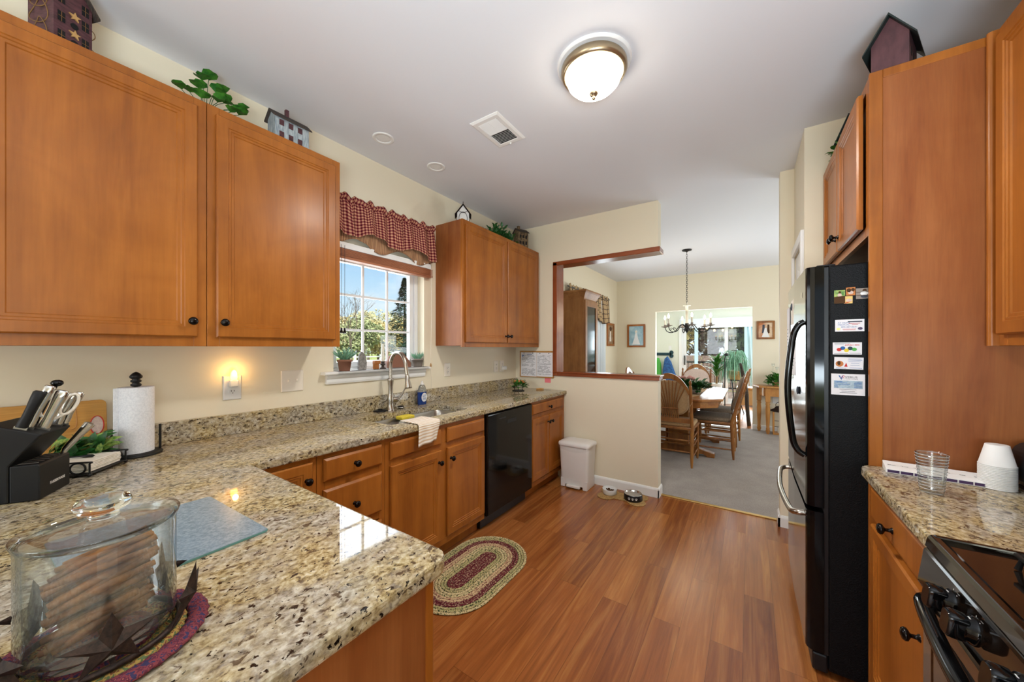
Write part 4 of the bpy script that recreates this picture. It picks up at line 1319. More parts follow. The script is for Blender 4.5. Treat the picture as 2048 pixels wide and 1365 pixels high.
t = thing('cork_board', 'narrow cork board leaning on the half wall above the counter', 'cork board', (.277, 3.39, 1.03))
FB = front_frame(.063, YH-.002, 1.036)
MB().fbox(FB, 0, .430, 0, .292, 0, .006).build('cork', 'cork', t)
m = MB()
for a, b, c_, d_ in ((0, .430, 0, .008), (0, .430, .284, .292), (0, .008, .008, .284), (.422, .430, .008, .284)): m.fbox(FB, a, b, c_, d_, 0, .012)
m.build('frame', 'bamboo', t, .002)
def sheet(label, a, b, w, h, seed, tint):
    t = thing('paper_sheet', label, 'paper', FB(a+w/2, b, .0065), 0, 'papers on the cork board')
    G = Fr(FB(a, b, .0065), FB.u, FB.v, FB.n)
    MB().fbox(G, 0, w, 0, h, 0, .001).build('sheet', 'paper', t)
    R = random.Random(seed); m = MB(); k = 0; z = h-.03
    while z > .015:
        x = .012
        if R.random() > .12:
            while x < w-.03:
                ln = R.uniform(.008, .03)
                if x+ln > w-.012: break
                if R.random() < .72: m.fbox(G, x, x+ln, z, z+.0022, .001, .0014)
                x += ln+.003
        z -= .0066
    m.build('text_lines', 'ink', t)
    m = MB()
    if tint:
        m.fbox(G, w*.42, w*.72, h-.024, h-.018, .001, .0014); m.fbox(G, .015, .045, h-.038, h-.030, .001, .0014); m.fbox(G, .015, .035, h-.052, h-.045, .001, .0014)
        m.build('coloured_heading', 'ink_blue', t)
    m = MB()
    for q in (.22, .78): m.lathe([(.004, 0), (.005, .004), (.002, .008), (.003, .011)], G(w*q, h-.008, .001), G.n, 8)
    m.build('push_pin', 'ink', t)
sheet('printed white sheet with blue headings, left one on the cork board', .012, .006, .205, .270, 3, True)
sheet('printed white list, right one on the cork board', .220, .012, .196, .262, 5, False)
m = MB(); m.fbox(Fr(FB(.318, -.052, 0), FB.u, FB.v, FB.n), 0, .072, 0, .065, -.0005, .0012); o = m.build('sticky_note', 'pink'); tag(o, 'pink sticky note on the half wall below the cork board', 'sticky note')

# ------------------------------------------------------------------ far counter items
t = thing('flower_dish', 'leafy centrepiece with orange blooms in a black wire dish at the counter end', 'plant', (.235, 3.09, .9145))
B = V((.235, 3.09, .9145))
m = MB(); m.lathe([(.06, 0), (.065, .004), (.06, .008)], B, Z, 20)
for a in range(6):
    d = V((cos(a*pi/3), sin(a*pi/3), 0)); m.tube(smooth_path([B+d*.055+Z*.006, B+d*.045+Z*.025, B+d*.065+Z*.045], 4), .0028, 6)
m.tube([B+V((.068*cos(q), .068*sin(q), .046)) for q in [2*pi*k/24 for k in range(24)]], .003, 6, True)
m.build('dish', 'iron', t)
m = MB(); leafy(m, B+Z*.045, 130, (.085, .105, .055), .038, 1.0); m.build('leaves', 'leaf', t)
m = MB()
for k in range(12):
    a = random.uniform(0, 6.28); r_ = random.uniform(0, .055)
    m.sphere(B+V((cos(a)*r_, sin(a)*r_, .088+random.uniform(0, .018))), (.016, .016, .010), 8, 6)
m.build('blooms', 'orange_flower', t)
t = thing('cheese_knife', 'small wooden-handled spreader lying by the half wall', 'knife', (.40, 3.31, .9145))
MB().tube([(.345, 3.27, .922), (.385, 3.30, .922), (.41, 3.32, .922)], [.006, .009, .005], 8).build('handle', 'bamboo', t)
m = MB(); m.fbox(Fr((.41, 3.32, .921), V((.8, .6, 0)), V((-.6, .8, 0)), Z), 0, .08, -.007, .007, 0, .0015); m.build('blade', 'steel', t)

# ================================================================== NEAR COUNTER
ZK = .9145
# cutting board leaning on the wall
t = thing('cutting_board', 'bamboo cutting board with a red oval mark leaning on the wall behind the knife block', 'cutting board', (.05, .05, ZK))
nb = V((.985, 0, .17)).normalized(); vb = V((-.17, 0, .985)).normalized()
FBd = Fr((.071, -.16, ZK+.003), Y, vb, nb)
MB().prism(FBd, rrect(0, .432, 0, .236, .018, 4), -.016, 0).build('board', 'bamboo', t, .002)
m = MB(); q = [FBd(.405+.018*cos(a), .135+.036*sin(a), .0012) for a in [2*pi*k/24 for k in range(24)]]
m.tube(q, .0018, 5, True); m.build('red_outline', 'ink_red', t)
m = MB(); m.disc(Fr(FBd(.405, .135, .0006), FBd.u, FBd.v, FBd.n), .0165, 20, (1, 2.1)); m.build('pale_oval', 'cushion_pink', t)
m = MB(); m.tube(smooth_path([FBd(.300, .205, .0008), FBd(.345, .205, .0008), FBd(.352, .195, .0008), FBd(.352, .14, .0008), FBd(.34, .128, .0008)], 4), .0016, 5); m.build('groove', 'pine', t)

# leafy sprig between board and napkins
t = thing('artificial_greenery', 'variegated green sprig between the cutting board and the napkin holder', 'plant', (.17, .19, ZK))
m = MB(); m2 = MB()
for k in range(70):
    a = random.uniform(-.7, 1.9); L = random.uniform(.05, .085)
    p = V((.150+random.uniform(-.04, .03), .165+random.uniform(-.05, .07), ZK+random.uniform(.006, .075)))
    d = V((.25+random.uniform(-.4, .5), cos(a)*.9, .25+random.uniform(0, .6))).normalized()
    (m if k % 3 else m2).leaf(p, d, Z+V((.5, 0, 0)), L, L*.42, .3, .12)
for k in range(4):
    p = V((.12, .02+.015*k, ZK+.10)); m.leaf(p, V((.2, .1*k-.1, 1)), X, .06, .022)
m.tube(smooth_path([(.13, .02, ZK+.004), (.12, .03, ZK+.06), (.12, .035, ZK+.11)], 4), .002, 5)
m2.tube(smooth_path([(.15, .10, ZK+.004), (.15, .17, ZK+.02), (.15, .26, ZK+.03)], 4), .002, 5)
m.build('leaves', 'leaf_dark', t); m2.build('pale_leaves', 'leaf_yel', t)

# knife block
fa = V((-.889, .458, 0)).normalized(); fb = V((-fa.y, fa.x, 0)) * -1   # fb: towards the face normal
fb = V((.458, .889, 0)).normalized()
KB = V((.508, .084, ZK))
FK = Fr(KB, fa, Z, fb)           # a along the face, b up, c out towards the front
t = thing('knife_block', 'black knife block with steak-knife slots at the left end of the counter', 'knife block', KB + fa*.072 - fb*.1)
G = Fr(KB, -fb, Z, fa)           # profile plane: depth back from the face, height
MB().prism(G, [(0, 0), (0, .100), (.004, .106), (.058, .106), (.058, 0)], 0, .144).build('front_block', 'black_matte', t, .003)
MB().prism(G, [(.059, 0), (.059, .106), (-.004, .192), (.102, .231), (.19, 0)], .001, .143).build('main_block', 'black_matte', t, .004)
for k in range(6):
    m = MB(); a = .014+k*.0235
    m.fbox(FK, a, a+.003, .1062, .1072, -.05, -.010); m.build('slot', 'dark_hole', t)
    m = MB(); m.fbox(FK, a+.003, a+.0042, .1062, .1076, -.05, -.010); m.build('slot_edge', 'greypot', t)
m = MB(); m.text('FARBERWARE', Fr(FK(.043, .032, .0006), fa, Z, fb), .0115, 'LEFT', .0004, .0003); m.build('lettering', 'plate_white', t)
# knives: they leave the slanted top along its normal
lean = (Z*.94 + fb*.345).normalized()
def top_pt(a, s_):               # s_ runs 0..1 from the front edge of the slanted top to its back
    d = -.004+.106*s_; z = .192+.039*s_
    return KB + fa*a - fb*d + Z*z
def knife(label, a, s_, L, w, steel=True, curve=.0):
    t = thing('kitchen_knife', label, 'knife', top_pt(a, s_), 0, 'knives in the black knife block')
    b = top_pt(a, s_) - lean*.006
    F = Fr(b, fb.cross(lean).cross(lean)*0 + fa, lean.cross(fa), lean)
    side = lean.cross(fa).normalized()
    loops = []
    for k, (h, ww, th) in enumerate(((.012, .9, 1), (.03, .92, 1), (L*.35, .8, .95), (L*.6, .86, 1), (L*.85, 1.05, 1.05), (L, 1.1, 1), (L+.004, .8, .7))):
        c_ = b + lean*h + side*(curve*(h/L)**2)
        loops.append([c_ + side*(w*ww*.5*cos(q)) + fa*(.0085*th*sin(q)) for q in [2*pi*i/14 for i in range(14)]])
    MB().loft(loops, True, True, True).build('handle', 'steel_lt' if steel else 'black_matte', t)
    m = MB(); m.fbox(Fr(b, side, lean, fa), -w*.52, w*.52, .0, .013, -.0012, .0012); m.build('blade', 'steel', t)
    if steel:
        m = MB()
        m.loft([[l[k] + (l[k]-sum((p for p in l), V((0, 0, 0)))/14)*.06 for k in (2, 3, 4, 5)] for l in loops[:-1]], False, False, True, False)
        m.build('handle_inlay', 'ink', t)
knife('black-handled honing steel at the left of the knife block', .012, .45, .118, .026, False)
knife('chef knife with a broad steel handle at the front of the knife block', .048, .20, .125, .030)
knife('long steel knife just behind the honing steel', .031, .40, .135, .024)
knife('steel knife behind the shears in the knife block', .112, .20, .108, .026)
knife('steel knife at the right edge of the knife block', .134, .13, .112, .020)
# shears
t = thing('kitchen_shears', 'kitchen shears with pale looped handles standing in the knife block', 'scissors', top_pt(.085, .24), 0, 'knives in the black knife block')
b = top_pt(.085, .24); sd = lean.cross(fa).normalized()
for sgn, nm in ((1, 'left'), (-1, 'right')):
    m = MB(); c_ = b + lean*.070 + (fb*.016+fa*.010)*sgn
    m.tube([c_ + lean*(.034*cos(q)) + (fb*.8+fa*.5)*(.017*sin(q)) for q in [2*pi*k/20 for k in range(20)]], .0042, 7, True)
    m.tube([b-lean*.004, b+lean*.02, c_-lean*.033], .0042, 7)
    m.build('handle', 'plate', t)
# steak knife in the front block
t = thing('steak_knife', 'steel steak knife standing alone in the front slots of the knife block', 'knife', FK(.134, .107, -.012), 0, 'knives in the black knife block')
b = FK(.134, .100, -.012); ln = (Z*.80+fb*.58).normalized(); sd = ln.cross(fa).normalized(); loops = []
for h, ww in ((.0, .6), (.012, .62), (.02, .8), (.06, .95), (.095, 1.15), (.112, 1.3), (.115, .9)):
    c_ = b + (Z*.5+ln*.5).normalized()*min(h, .02) + ln*max(0, h-.02)
    loops.append([c_ + sd*(.011*ww*cos(q)) + fa*(.008*sin(q)) for q in [2*pi*i/14 for i in range(14)]])
MB().loft(loops, True, True, True).build('handle', 'steel_lt', t)
m = MB().sphere(top_pt(.10, .55)+lean*.130, (.014, .014, .011), 16, 10); m.tube([top_pt(.10, .55)-lean*.004, top_pt(.10, .55)+lean*.124], .005, 8)
o = m.build('sharpening_rod', 'black_gloss'); tag(o, 'black round-knobbed rod at the back of the knife block', 'sharpener', 'knives in the black knife block')

# napkin holder
NP = V((.344, .196, ZK)); nu = V((-.127, .108, 0)).normalized(); nv = V((-.108, -.127, 0)).normalized()
FN = Fr(NP, nu, nv, Z)
t = thing('napkin_holder', 'black wire napkin holder with a weighted arm beside the paper towels', 'napkin holder', FN(.083, .083, 0))
m = MB(); m.fbox(FN, 0, .167, 0, .167, .006, .010)
base_ = m.build('tray', 'iron', t, .002)
for a, b_ in ((.004, .004), (.163, .004), (.163, .163), (.004, .163)):
    m = MB(); m.sphere(FN(a, b_, .006), (.007, .007, .006), 10, 6); m.build('foot', 'iron', t)
for a in (.004, .163):
    m = MB()
    m.tube(smooth_path([FN(a, .004, .01), FN(a, .004, .044), FN(a, .008, .05), FN(a, .159, .05), FN(a, .163, .044), FN(a, .163, .01)], 4), .003, 6)
    m.tube([FN(a, .036+.021*cos(q), .030+.019*sin(q)) for q in [2*pi*k/20 for k in range(20)]], .003, 6, True)
    m.tube([FN(a, .118+.021*cos(q), .030+.019*sin(q)) for q in [2*pi*k/20 for k in range(20)]], .003, 6, True)
    m.build('side_wire', 'iron', t)
m = MB(); m.tube(smooth_path([FN(.0835, .163, .012), FN(.0835, .163, .06), FN(.083, .14, .053), FN(.083, .085, .0535)], 4), .0026, 6)
m.tube([FN(.083, .088, .0535), FN(.083, .075, .0535), FN(.083, .050, .0535), FN(.083, .043, .0535)], [.002, .0052, .0052, .001], 8)
m.build('weight_arm', 'iron', t)
o = MB()
for k in range(7):
    e_ = .012+.004*random.random()
    o.fbox(FN, e_, .155+.004*random.random(), e_, .155+.003*random.random(), .011+k*.0052, .0158+k*.0052)
o = o.build('napkin_stack', 'napkin', None, .002); tag(o, 'stack of cream napkins in the black wire holder', 'napkins')
# paper towel holder
PT = V((.105, .345, ZK))
t = thing('paper_towel_holder', 'black iron paper towel stand with a ribbed finial against the wall', 'paper towel holder', PT)
m = MB(); m.lathe([(.080, 0), (.082, .005), (.078, .010), (.060, .012), (.02, .013)], PT, Z, 28); m.build('base', 'iron', t)
m = MB(); m.tube([PT+Z*.012, PT+Z*.285], .006, 8); m.build('post', 'iron', t)
m = MB(); m.lathe([(.010, 0), (.016, .004), (.017, .010), (.010, .016), (.016, .020), (.017, .026), (.011, .031), (.019, .037), (.020, .044), (.013, .054), (.006, .060), (.001, .062)], PT+Z*.285, Z, 18); m.build('finial', 'iron', t)
m = MB(); m.tube([PT+V((-.005, .074, .01)), PT+V((-.005, .074, .115))], .0045, 8); m.build('tension_arm', 'iron', t)
t = thing('paper_towel_roll', 'white paper towel roll on the black iron stand', 'paper towels', PT+Z*.0135)
L = []
for h in (0, .27):
    r_ = []
    for k in range(40):
        q = 2*pi*k/40; rr = .0535+.003*k/40
        r_.append(PT+V((rr*cos(q-2.3), rr*sin(q-2.3), .0135+h)))
    L.append(r_)
m = MB(); m.loft(L, True, True, True); m.build('roll', 'towel_paper', t)
m = MB(); q = -2.3; e_ = V((cos(-1.05), sin(-1.05), 0))
m.fbox(Fr(PT+V((.0555*cos(-1.35), .0555*sin(-1.35), .0140)), V((cos(-1.9), sin(-1.9), 0)), Z, V((cos(-.33), sin(-.33), 0))), -.002, .012, 0, .269, -.001, .0012)
m.build('loose_end', 'towel_paper', t)

# glass cutting mat
MF = Fr((.903, .369, ZK), V((.9994, .036, 0)), V((.036, -.9994, 0)), Z)
m = MB(); m.m = 1; m.prism(MF, rrect(0, .362, 0, .30, .008, 3), 0, .005); 
t = thing('glass_mat', 'frosted blue-grey glass mat on the peninsula beside the jar', 'mat', MF(.18, .15, 0))
MB().prism(MF, rrect(0, .362, 0, .30, .008, 3), .0002, .0045).build('edge', 'mat_edge', t)
MB().prism(MF, rrect(.001, .361, .001, .299, .008, 3), .0046, .0052).build('surface', 'mat_glass', t)

# ------------------------------------------------------------------ jar on its trivet
JC = V((1.443, .095, ZK))
t = thing('braided_trivet', 'round braided red and green trivet under the star stand', 'trivet', JC)
def braid_ring(mb, c, r, w, h, z, twist, seg=72):
    """one plaited coil as a bumpy torus"""
    L = []
    for k in range(seg):
        a = 2*pi*k/seg; d = V((cos(a), sin(a), 0)); s_ = 1+.12*sin(a*twist)
        L.append([c + d*(r + w*.5*s_*cos(q)) + Z*(z + h*.5 + h*.5*s_*sin(q)) for q in [2*pi*i/8 for i in range(8)]])
    L.append(L[0]); mb.loft(L, False, False, True)
m = MB(); braid_ring(m, JC, .1055, .027, .012, .0005, 40); m.build('outer_coil', 'br_red', t)
m = MB()
for r_ in (.083, .066): braid_ring(m, JC, r_, .017, .010, .0005, 38)
m.build('middle_coils', 'br_multi', t)
m = MB()
for r_ in (.050, .034, .019): braid_ring(m, JC, r_, .018, .010, .0005, 24, 48)
m.lathe([(.011, 0), (.011, .009), (.001, .010)], JC+Z*.0005, Z, 16)
m.build('inner_coils', 'br_red', t)
t = thing('star_jar_stand', 'rusty metal ring of raised stars holding the glass jar', 'stand', JC+Z*.012)
m = MB(); m.tube([JC+V((.083*cos(q), .083*sin(q), .0165)) for q in [2*pi*k/48 for k in range(48)]], .0045, 8, True)
m.tube([JC+V((.05*cos(q), .05*sin(q), .0165)) for q in [2*pi*k/32 for k in range(32)]], .003, 6, True)
m.tube([JC+V((-.083, 0, .0165)), JC+V((.083, 0, .0165))], .003, 6); m.tube([JC+V((0, -.083, .0165)), JC+V((0, .083, .0165))], .003, 6)
m.build('ring', 'rust', t)
for k in (4, 68, -60, 140, -140):
    an = radians(-6.8+k); d = V((cos(an), sin(an), 0)); tg = V((-sin(an), cos(an), 0))
    c_ = JC + d*.094 + Z*.056
    up = (Z*.96 + d*.25).normalized(); nn = tg.cross(up).normalized()
    if nn.dot(d) < 0: nn = -nn
    sp = [c_ + tg*a + up*b for a, b in star_pts(.048, .40, 90)]
    m = MB(); pk = c_ + nn*.013; bk = c_ - nn*.003
    vs = sp + [pk, bk]
    m.add(vs, [(i, (i+1) % 10, 10) for i in range(10)] + [((i+1) % 10, i, 11) for i in range(10)])
    m.build('star', 'rust', t)
def jar(label, c, R, H, z0, grp, knobr=.030):
    t = thing('glass_jar', label, 'jar', c+Z*z0, 0, grp)
    B = c+Z*z0
    prof = [(.001, 0), (R*.90, 0), (R*.97, .004), (R, .012), (R, H-.018), (R*1.01, H-.010), (R*1.055, H), (R*1.045, H+.001), (R*.985, H-.010), (R*.963, H-.020), (R*.963, .014), (R*.90, .008), (.001, .007)]
    MB().lathe(prof, B, Z, 56, cap0=False, cap1=False).build('jar_body', 'glass', t)
    if knobr:
        lz = H-.010
        lp = [(.001, lz-.004), (R*.55, lz-.006), (R*.93, lz-.002), (R*.98, lz+.002), (R*.93, lz+.004), (R*.75, lz+.004), (R*.52, lz+.010), (R*.30, lz+.014), (.017, lz+.016), (.001, lz+.0165)]
        ld = MB().lathe(lp, B, Z, 48, cap0=False, cap1=False).build('lid', 'glass', t)
        kp = [(.017, .0168), (.016, .024), (knobr*.92, .030), (knobr, .037), (knobr*.9, .044), (knobr*.5, .048), (.001, .049)]
        MB().lathe(kp, B+Z*lz, Z, 40, cap1=False).build('lid_knob', 'glass_solid', ld)
    return t
JZ = .0225
jar('clear glass cookie jar with a knobbed lid, sitting in the star stand', JC, .079, .168, JZ, 'glass jars on the peninsula')
t = jar('clear glass jar cut off by the left edge of the photo, beside the cookie jar', V((1.447, -.082, ZK)), .058, .175, .0005, 'glass jars on the peninsula', 0)
# pretzel sticks in a plastic bag
t = thing('bag_of_pretzels', 'clear plastic bag of brown pretzel sticks inside the cookie jar', 'pretzels', JC+Z*(JZ+.009))
R_ = random.Random(11)
for k in range(46):
    lay = k % 11
    L = R_.uniform(.085, .115); rr = R_.uniform(.0048, .0066)
    zz = JZ+.018+lay*.0088+R_.uniform(-.002, .002)
    off = R_.uniform(-.043, .043)
    an = radians(82+R_.uniform(-13, 13)); d = V((cos(an), sin(an), .28+R_.uniform(-.1, .1))).normalized()
    sd = V((-sin(an), cos(an), 0))
    half = min(L/2, max(.022, math.sqrt(max(0, .066**2-off**2))*.9))
    c_ = JC + sd*off + Z*(zz+.010)
    m = MB(); m.tube([c_-d*half, c_-d*half*.3+Z*.001, c_+d*half*.4, c_+d*half], [rr*.8, rr*1.05, rr, rr*.75], 8)
    m.build('pretzel_stick', 'pretzel', t)
def bagf(u, v):
    a = 2*pi*u; r_ = .0715*(1-.03*sin(a*5+v*7)-.03*sin(a*9-v*11))
    if v > .75: r_ *= 1-.5*((v-.75)/.25)**1.5
    return JC + V((r_*cos(a), r_*sin(a), JZ+.012+.128*v+.006*sin(a*3)*v))
MB().grid(bagf, 40, 16).build('bag', 'plasticbag', t)

# ================================================================== RIGHT COUNTER
def tumbler(label, B, r0, r1, H):
    t = thing('glass_tumbler', label, 'glass', B)
    prof = [(.001, 0), (r0, 0), (r0+.001, .004)]
    n = 15
    for k in range(n):
        f_ = .02+(H-.022)*k/(n-1); rr = r0+(r1-r0)*f_/H
        prof += [(rr+.0012, f_), (rr-.0002, f_+.0025)]
    prof += [(r1, H), (r1-.0015, H+.0005)]
    for k in range(6): 
        f_ = H-.005-(H-.021)*k/5; prof.append((r0+(r1-r0)*f_/H-.0028, f_))
    prof += [(r0*.7, .013), (.001, .012)]
    MB().lathe(prof, B, Z, 40, cap0=False, cap1=False).build('tumbler', 'glass', t)
    for k in range(12):
        f_ = .014+(H-.018)*k/11; rr = r0+(r1-r0)*f_/H+.0012
        m = MB(); m.tube([V(B)+V((rr*cos(q), rr*sin(q), f_)) for q in [2*pi*i/32 for i in range(32)]], .0009, 5, True); m.build('rib', 'glassrib', t)
tumbler('clear ribbed glass tumbler in front of the pill organizer', V((2.705, 1.632, ZK)), .0245, .0345, .122)
t = thing('pill_organizer', 'white weekly pill organizer with purple lids along the end panel', 'pill organizer', (2.75, 1.81, ZK))
PF = Fr((2.652, 1.868, ZK), X, -Y, Z)     # a along the panel, b towards the camera
PF = Fr((2.650, 1.872, ZK), V((.9955, -.095, 0)), V((-.095, -.9955, 0)), Z)
MB().prism(Fr(PF.o, PF.v, Z, PF.u), [(0, 0), (.072, 0), (.072, .014), (.050, .019), (0, .028)], 0, .232).build('case', 'plate_white', t, .001)
for k, d_ in enumerate(('Mon', 'Tue', 'Wed', 'Thu', 'Fri', 'Sat', 'Sun')):
    a = .004+k*.0325
    m = MB(); m.fbox(PF, a, a+.029, .0722, .0732, .003, .012); ld = m.build('lid', 'purple', t)
    m = MB(); sl_ = V((-.095*.97, -.9955*.97, -.22)).normalized()
    m.text(d_, Fr(PF(a+.0145, .040, .0205), PF.u, -PF.v, Z), .011, 'CENTER', .0016, .0002); m.build('day_name', 'ink', t)
B = V((2.893, 1.800, ZK))
for k in range(16):
    t = None
    z = .0 + k*.0048
    m = MB(); m.lathe([(.038, z), (.0395, z+.002), (.038, z+.004), (.0375, z+.004)] + ([(.0245, z+.066), (.0235, z+.0665), (.001, z+.0655)] if k == 15 else [(.0372, z+.010), (.0365, z+.0101)]), B, Z, 32, cap0=False, cap1=False)
    o = m.build('paper_cup', 'cup')
    tag(o, 'white paper cup, topmost of the upside-down stack on the granite' if k == 15 else 'rim of a white paper cup in the upside-down stack beside the pill organizer', 'cup', 'stacked paper cups')
t = thing('black_appliance', 'black rounded appliance cut off by the right edge behind the stove', 'appliance', (3.03, 1.78, ZK))
MB().prism(Fr((0, 1.70, ZK), X, Z, Y), rrect(2.935, 3.15, .006, .15, .04, 5), 0, .15).build('housing', 'black_satin', t, .012)
MB().box(2.95, 3.14, 1.705, 1.845, 0+ZK, ZK+.012).build('base', 'black_matte', t, .003)

# ------------------------------------------------------------------ refrigerator magnets and notes
FS = front_frame(0, FY0+.006-.0005, 0)      # side of the case facing the camera
def card(name, label, x0, x1, z0, z1, tilt=0.0, cat='magnet', m='paper'):
    t = thing(name, label, cat, FS((x0+x1)/2, z0, .001), 0, 'magnets on the refrigerator side')
    u = V((cos(tilt), 0, sin(tilt))); v = V((-sin(tilt), 0, cos(tilt)))
    F = Fr(FS(x0, z0, .0008), u, v, -Y)
    w, h = x1-x0, z1-z0
    MB().fbox(F, 0, w, 0, h, 0, .0012).build('card', m, t)
    return t, F, w, h
def art(F, m, *a): m.fbox(F, a[0], a[1], a[2], a[3], .0012, .0016)
def put(t, name, mm, fn):
    m = MB(); fn(m); m.build(name, mm, t)
D = .0013
t, F, w, h = card('magnet_card', 'white medical magnet card with a phone number, uppermost card on the refrigerator side', 2.526, 2.612, 1.428, 1.476)
put(t, 'heading', 'ink_blue', lambda m: (m.text('AT HOME', Fr(F(.008, .032), F.u, F.v, F.n), .0085, 'LEFT', D), m.text('MEDICAL', Fr(F(.008, .024), F.u, F.v, F.n), .0085, 'LEFT', D), m.text('800-207-0641', Fr(F(.018, .015), F.u, F.v, F.n), .0085, 'LEFT', D)))
put(t, 'bar', 'ink', lambda m: art(F, m, .038, .080, .037, .041))
put(t, 'small_print', 'ink_red', lambda m: (art(F, m, .040, .074, .031, .0325), art(F, m, .050, .068, .026, .0275), art(F, m, .022, .062, .009, .0102), art(F, m, .024, .060, .005, .0062)))
put(t, 'gold_seal', 'gold_strip', lambda m: m.lathe([(.006, .0012), (.006, .0016)], F(.010, .010), F.n, 16, sq=(1, .85)))
put(t, 'purple_seal', 'purple', lambda m: m.lathe([(.007, .0012), (.007, .0016)], F(.074, .011), F.n, 16, sq=(1, .8)))
t, F, w, h = card('magnet_card', 'white magnet card with red, blue, yellow and green pictures', 2.519, 2.605, 1.335, 1.384)
put(t, 'phone_number', 'ink_red', lambda m: m.text('(609)221-4545', Fr(F(.036, .036), F.u, F.v, F.n), .0072, 'LEFT', D, .0002))
put(t, 'small_print', 'ink', lambda m: (art(F, m, .005, .052, .0445, .0455), art(F, m, .005, .034, .039, .040), art(F, m, .004, .046, .004, .005), art(F, m, .05, .083, .005, .006)))
for nm, mm, a, b in (('red_picture', 'ink_red', .019, .020), ('blue_picture', 'ink_blue', .030, .026), ('yellow_picture', 'sponge', .041, .017), ('teal_picture', 'fabric_teal', .052, .025), ('green_picture', 'fabric_green', .064, .021)):
    put(t, nm, mm, lambda m: m.lathe([(.0075, .0012), (.0075, .0016)], F(a, b), F.n, 12, sq=(1, .95)))
t, F, w, h = card('magnet_card', 'white magnet card with an orange cartoonish bear-brown picture at its left', 2.523, 2.609, 1.277, 1.325, -.02)
t['label'] = 'white magnet card with an orange and brown picture, above the largest card'
put(t, 'orange_picture', 'orange_flower', lambda m: m.lathe([(.012, .0012), (.012, .0016)], F(.016, .021), F.n, 14))
put(t, 'brown_picture', 'kibble', lambda m: m.lathe([(.005, .0016), (.005, .002)], F(.014, .024), F.n, 12, sq=(1, 1.7)))
put(t, 'red_picture', 'ink_red', lambda m: m.prism(F, [(.030, .010), (.040, .010), (.038, .018), (.036, .026), (.033, .018)], .0012, .0016))
put(t, 'small_print', 'ink_blue', lambda m: [art(F, m, a, b, c, c+.0012) for a, b, c in ((.042, .080, .041), (.040, .082, .036), (.042, .078, .030), (.050, .074, .024), (.048, .075, .016), (.046, .082, .005), (.006, .036, .003))])
t, F, w, h = card('magnet_card', 'large white healthcare magnet card with a pale blue table, lowest on the refrigerator side', 2.514, 2.614, 1.172, 1.257)
put(t, 'logo', 'ink_blue', lambda m: m.prism(F, [(.022, .078), (.027, .078), (.030, .066), (.033, .078), (.037, .078), (.031, .060)], .0012, .0016))
put(t, 'logo_swoosh', 'ink_red', lambda m: m.tube(smooth_path([F(.030, .069, .0014), F(.036, .078, .0014), F(.040, .076, .0014), F(.036, .068, .0014)], 4), .0007, 5))
put(t, 'lettering', 'ink', lambda m: (m.text('VERUS', Fr(F(.041, .069), F.u, F.v, F.n), .0105, 'LEFT', D, .0001, 1.25), m.text('HEALTHCARE', Fr(F(.041, .0635), F.u, F.v, F.n), .0048, 'LEFT', D, 0, 1.3)))
put(t, 'table_tint', 'mat_glass', lambda m: art(F, m, .008, .093, .027, .058))
put(t, 'table_text', 'ink_blue', lambda m: [m.fbox(F, a, b, c, c+.002, .0016, .002) for c, e_ in ((.053, .034), (.048, .048), (.0425, .056), (.037, .020), (.031, .022)) for a, b in ((.011, e_), (.068+.004*(c > .05), .090))])
put(t, 'small_print', 'ink', lambda m: [art(F, m, a, b, c, c+.0014) for a, b, c in ((.025, .075, .022), (.031, .071, .015), (.026, .077, .009))])
def photo(label, x0, x1, z0, z1, bgm, shapes):
    t, F, w, h = card('photo_magnet', label, x0, x1, z0, z1, 0, 'photo', bgm)
    for nm, mm, pts in shapes:
        m = MB(); m.prism(F, [(a*w, b*h) for a, b in pts], .0012, .0016+.0003*len(nm) % .0006); m.build(nm, mm, t)
def blob(cx_, cy_, rx, ry, n=10): return [(cx_+rx*cos(2*pi*k/n), cy_+ry*sin(2*pi*k/n)) for k in range(n)]
photo('photo magnet of a person in pale pink with a blue bag, leftmost photo', 2.523, 2.556, 1.542, 1.596, 'leaf_yel',
      [('dark_ground', 'kibble', [(0, 0), (1, 0), (1, .55), (0, .5)]), ('blue_bag', 'ink_blue', [(.35, .08), (.65, .08), (.62, .42), (.38, .42)]), ('coat', 'cushion_pink', blob(.5, .62, .2, .14)), ('hair', 'kibble', blob(.52, .83, .13, .09))])
photo('small orange photo magnet, upper one of the middle pair', 2.559, 2.586, 1.572, 1.604, 'orange_flower',
      [('dark_hair', 'kibble', blob(.3, .65, .25, .25)), ('second_hair', 'kibble', blob(.75, .7, .2, .22)), ('faces', 'cushion_pink', blob(.5, .35, .3, .22))])
photo('small yellow and pink photo magnet, lower one of the middle pair', 2.553, 2.578, 1.540, 1.569, 'gold_strip',
      [('pink_shape', 'cushion_pink', blob(.55, .45, .4, .22)), ('red_ground', 'ink_red', [(.05, 0), (.95, .25), (.5, .22), (.1, .12)])])
photo('photo magnet of a seated person in white against boards, rightmost by the end panel', 2.588, 2.640, 1.556, 1.598, 'greypot',
      [('board_line', 'kibble', [(0, .3), (1, .3), (1, .34), (0, .34)]), ('upper_line', 'kibble', [(0, .62), (1, .62), (1, .65), (0, .65)]), ('white_top', 'plate_white', blob(.45, .5, .22, .2)), ('hair', 'kibble', blob(.47, .78, .12, .14)), ('dark_trousers', 'ink', blob(.45, .22, .2, .14))])
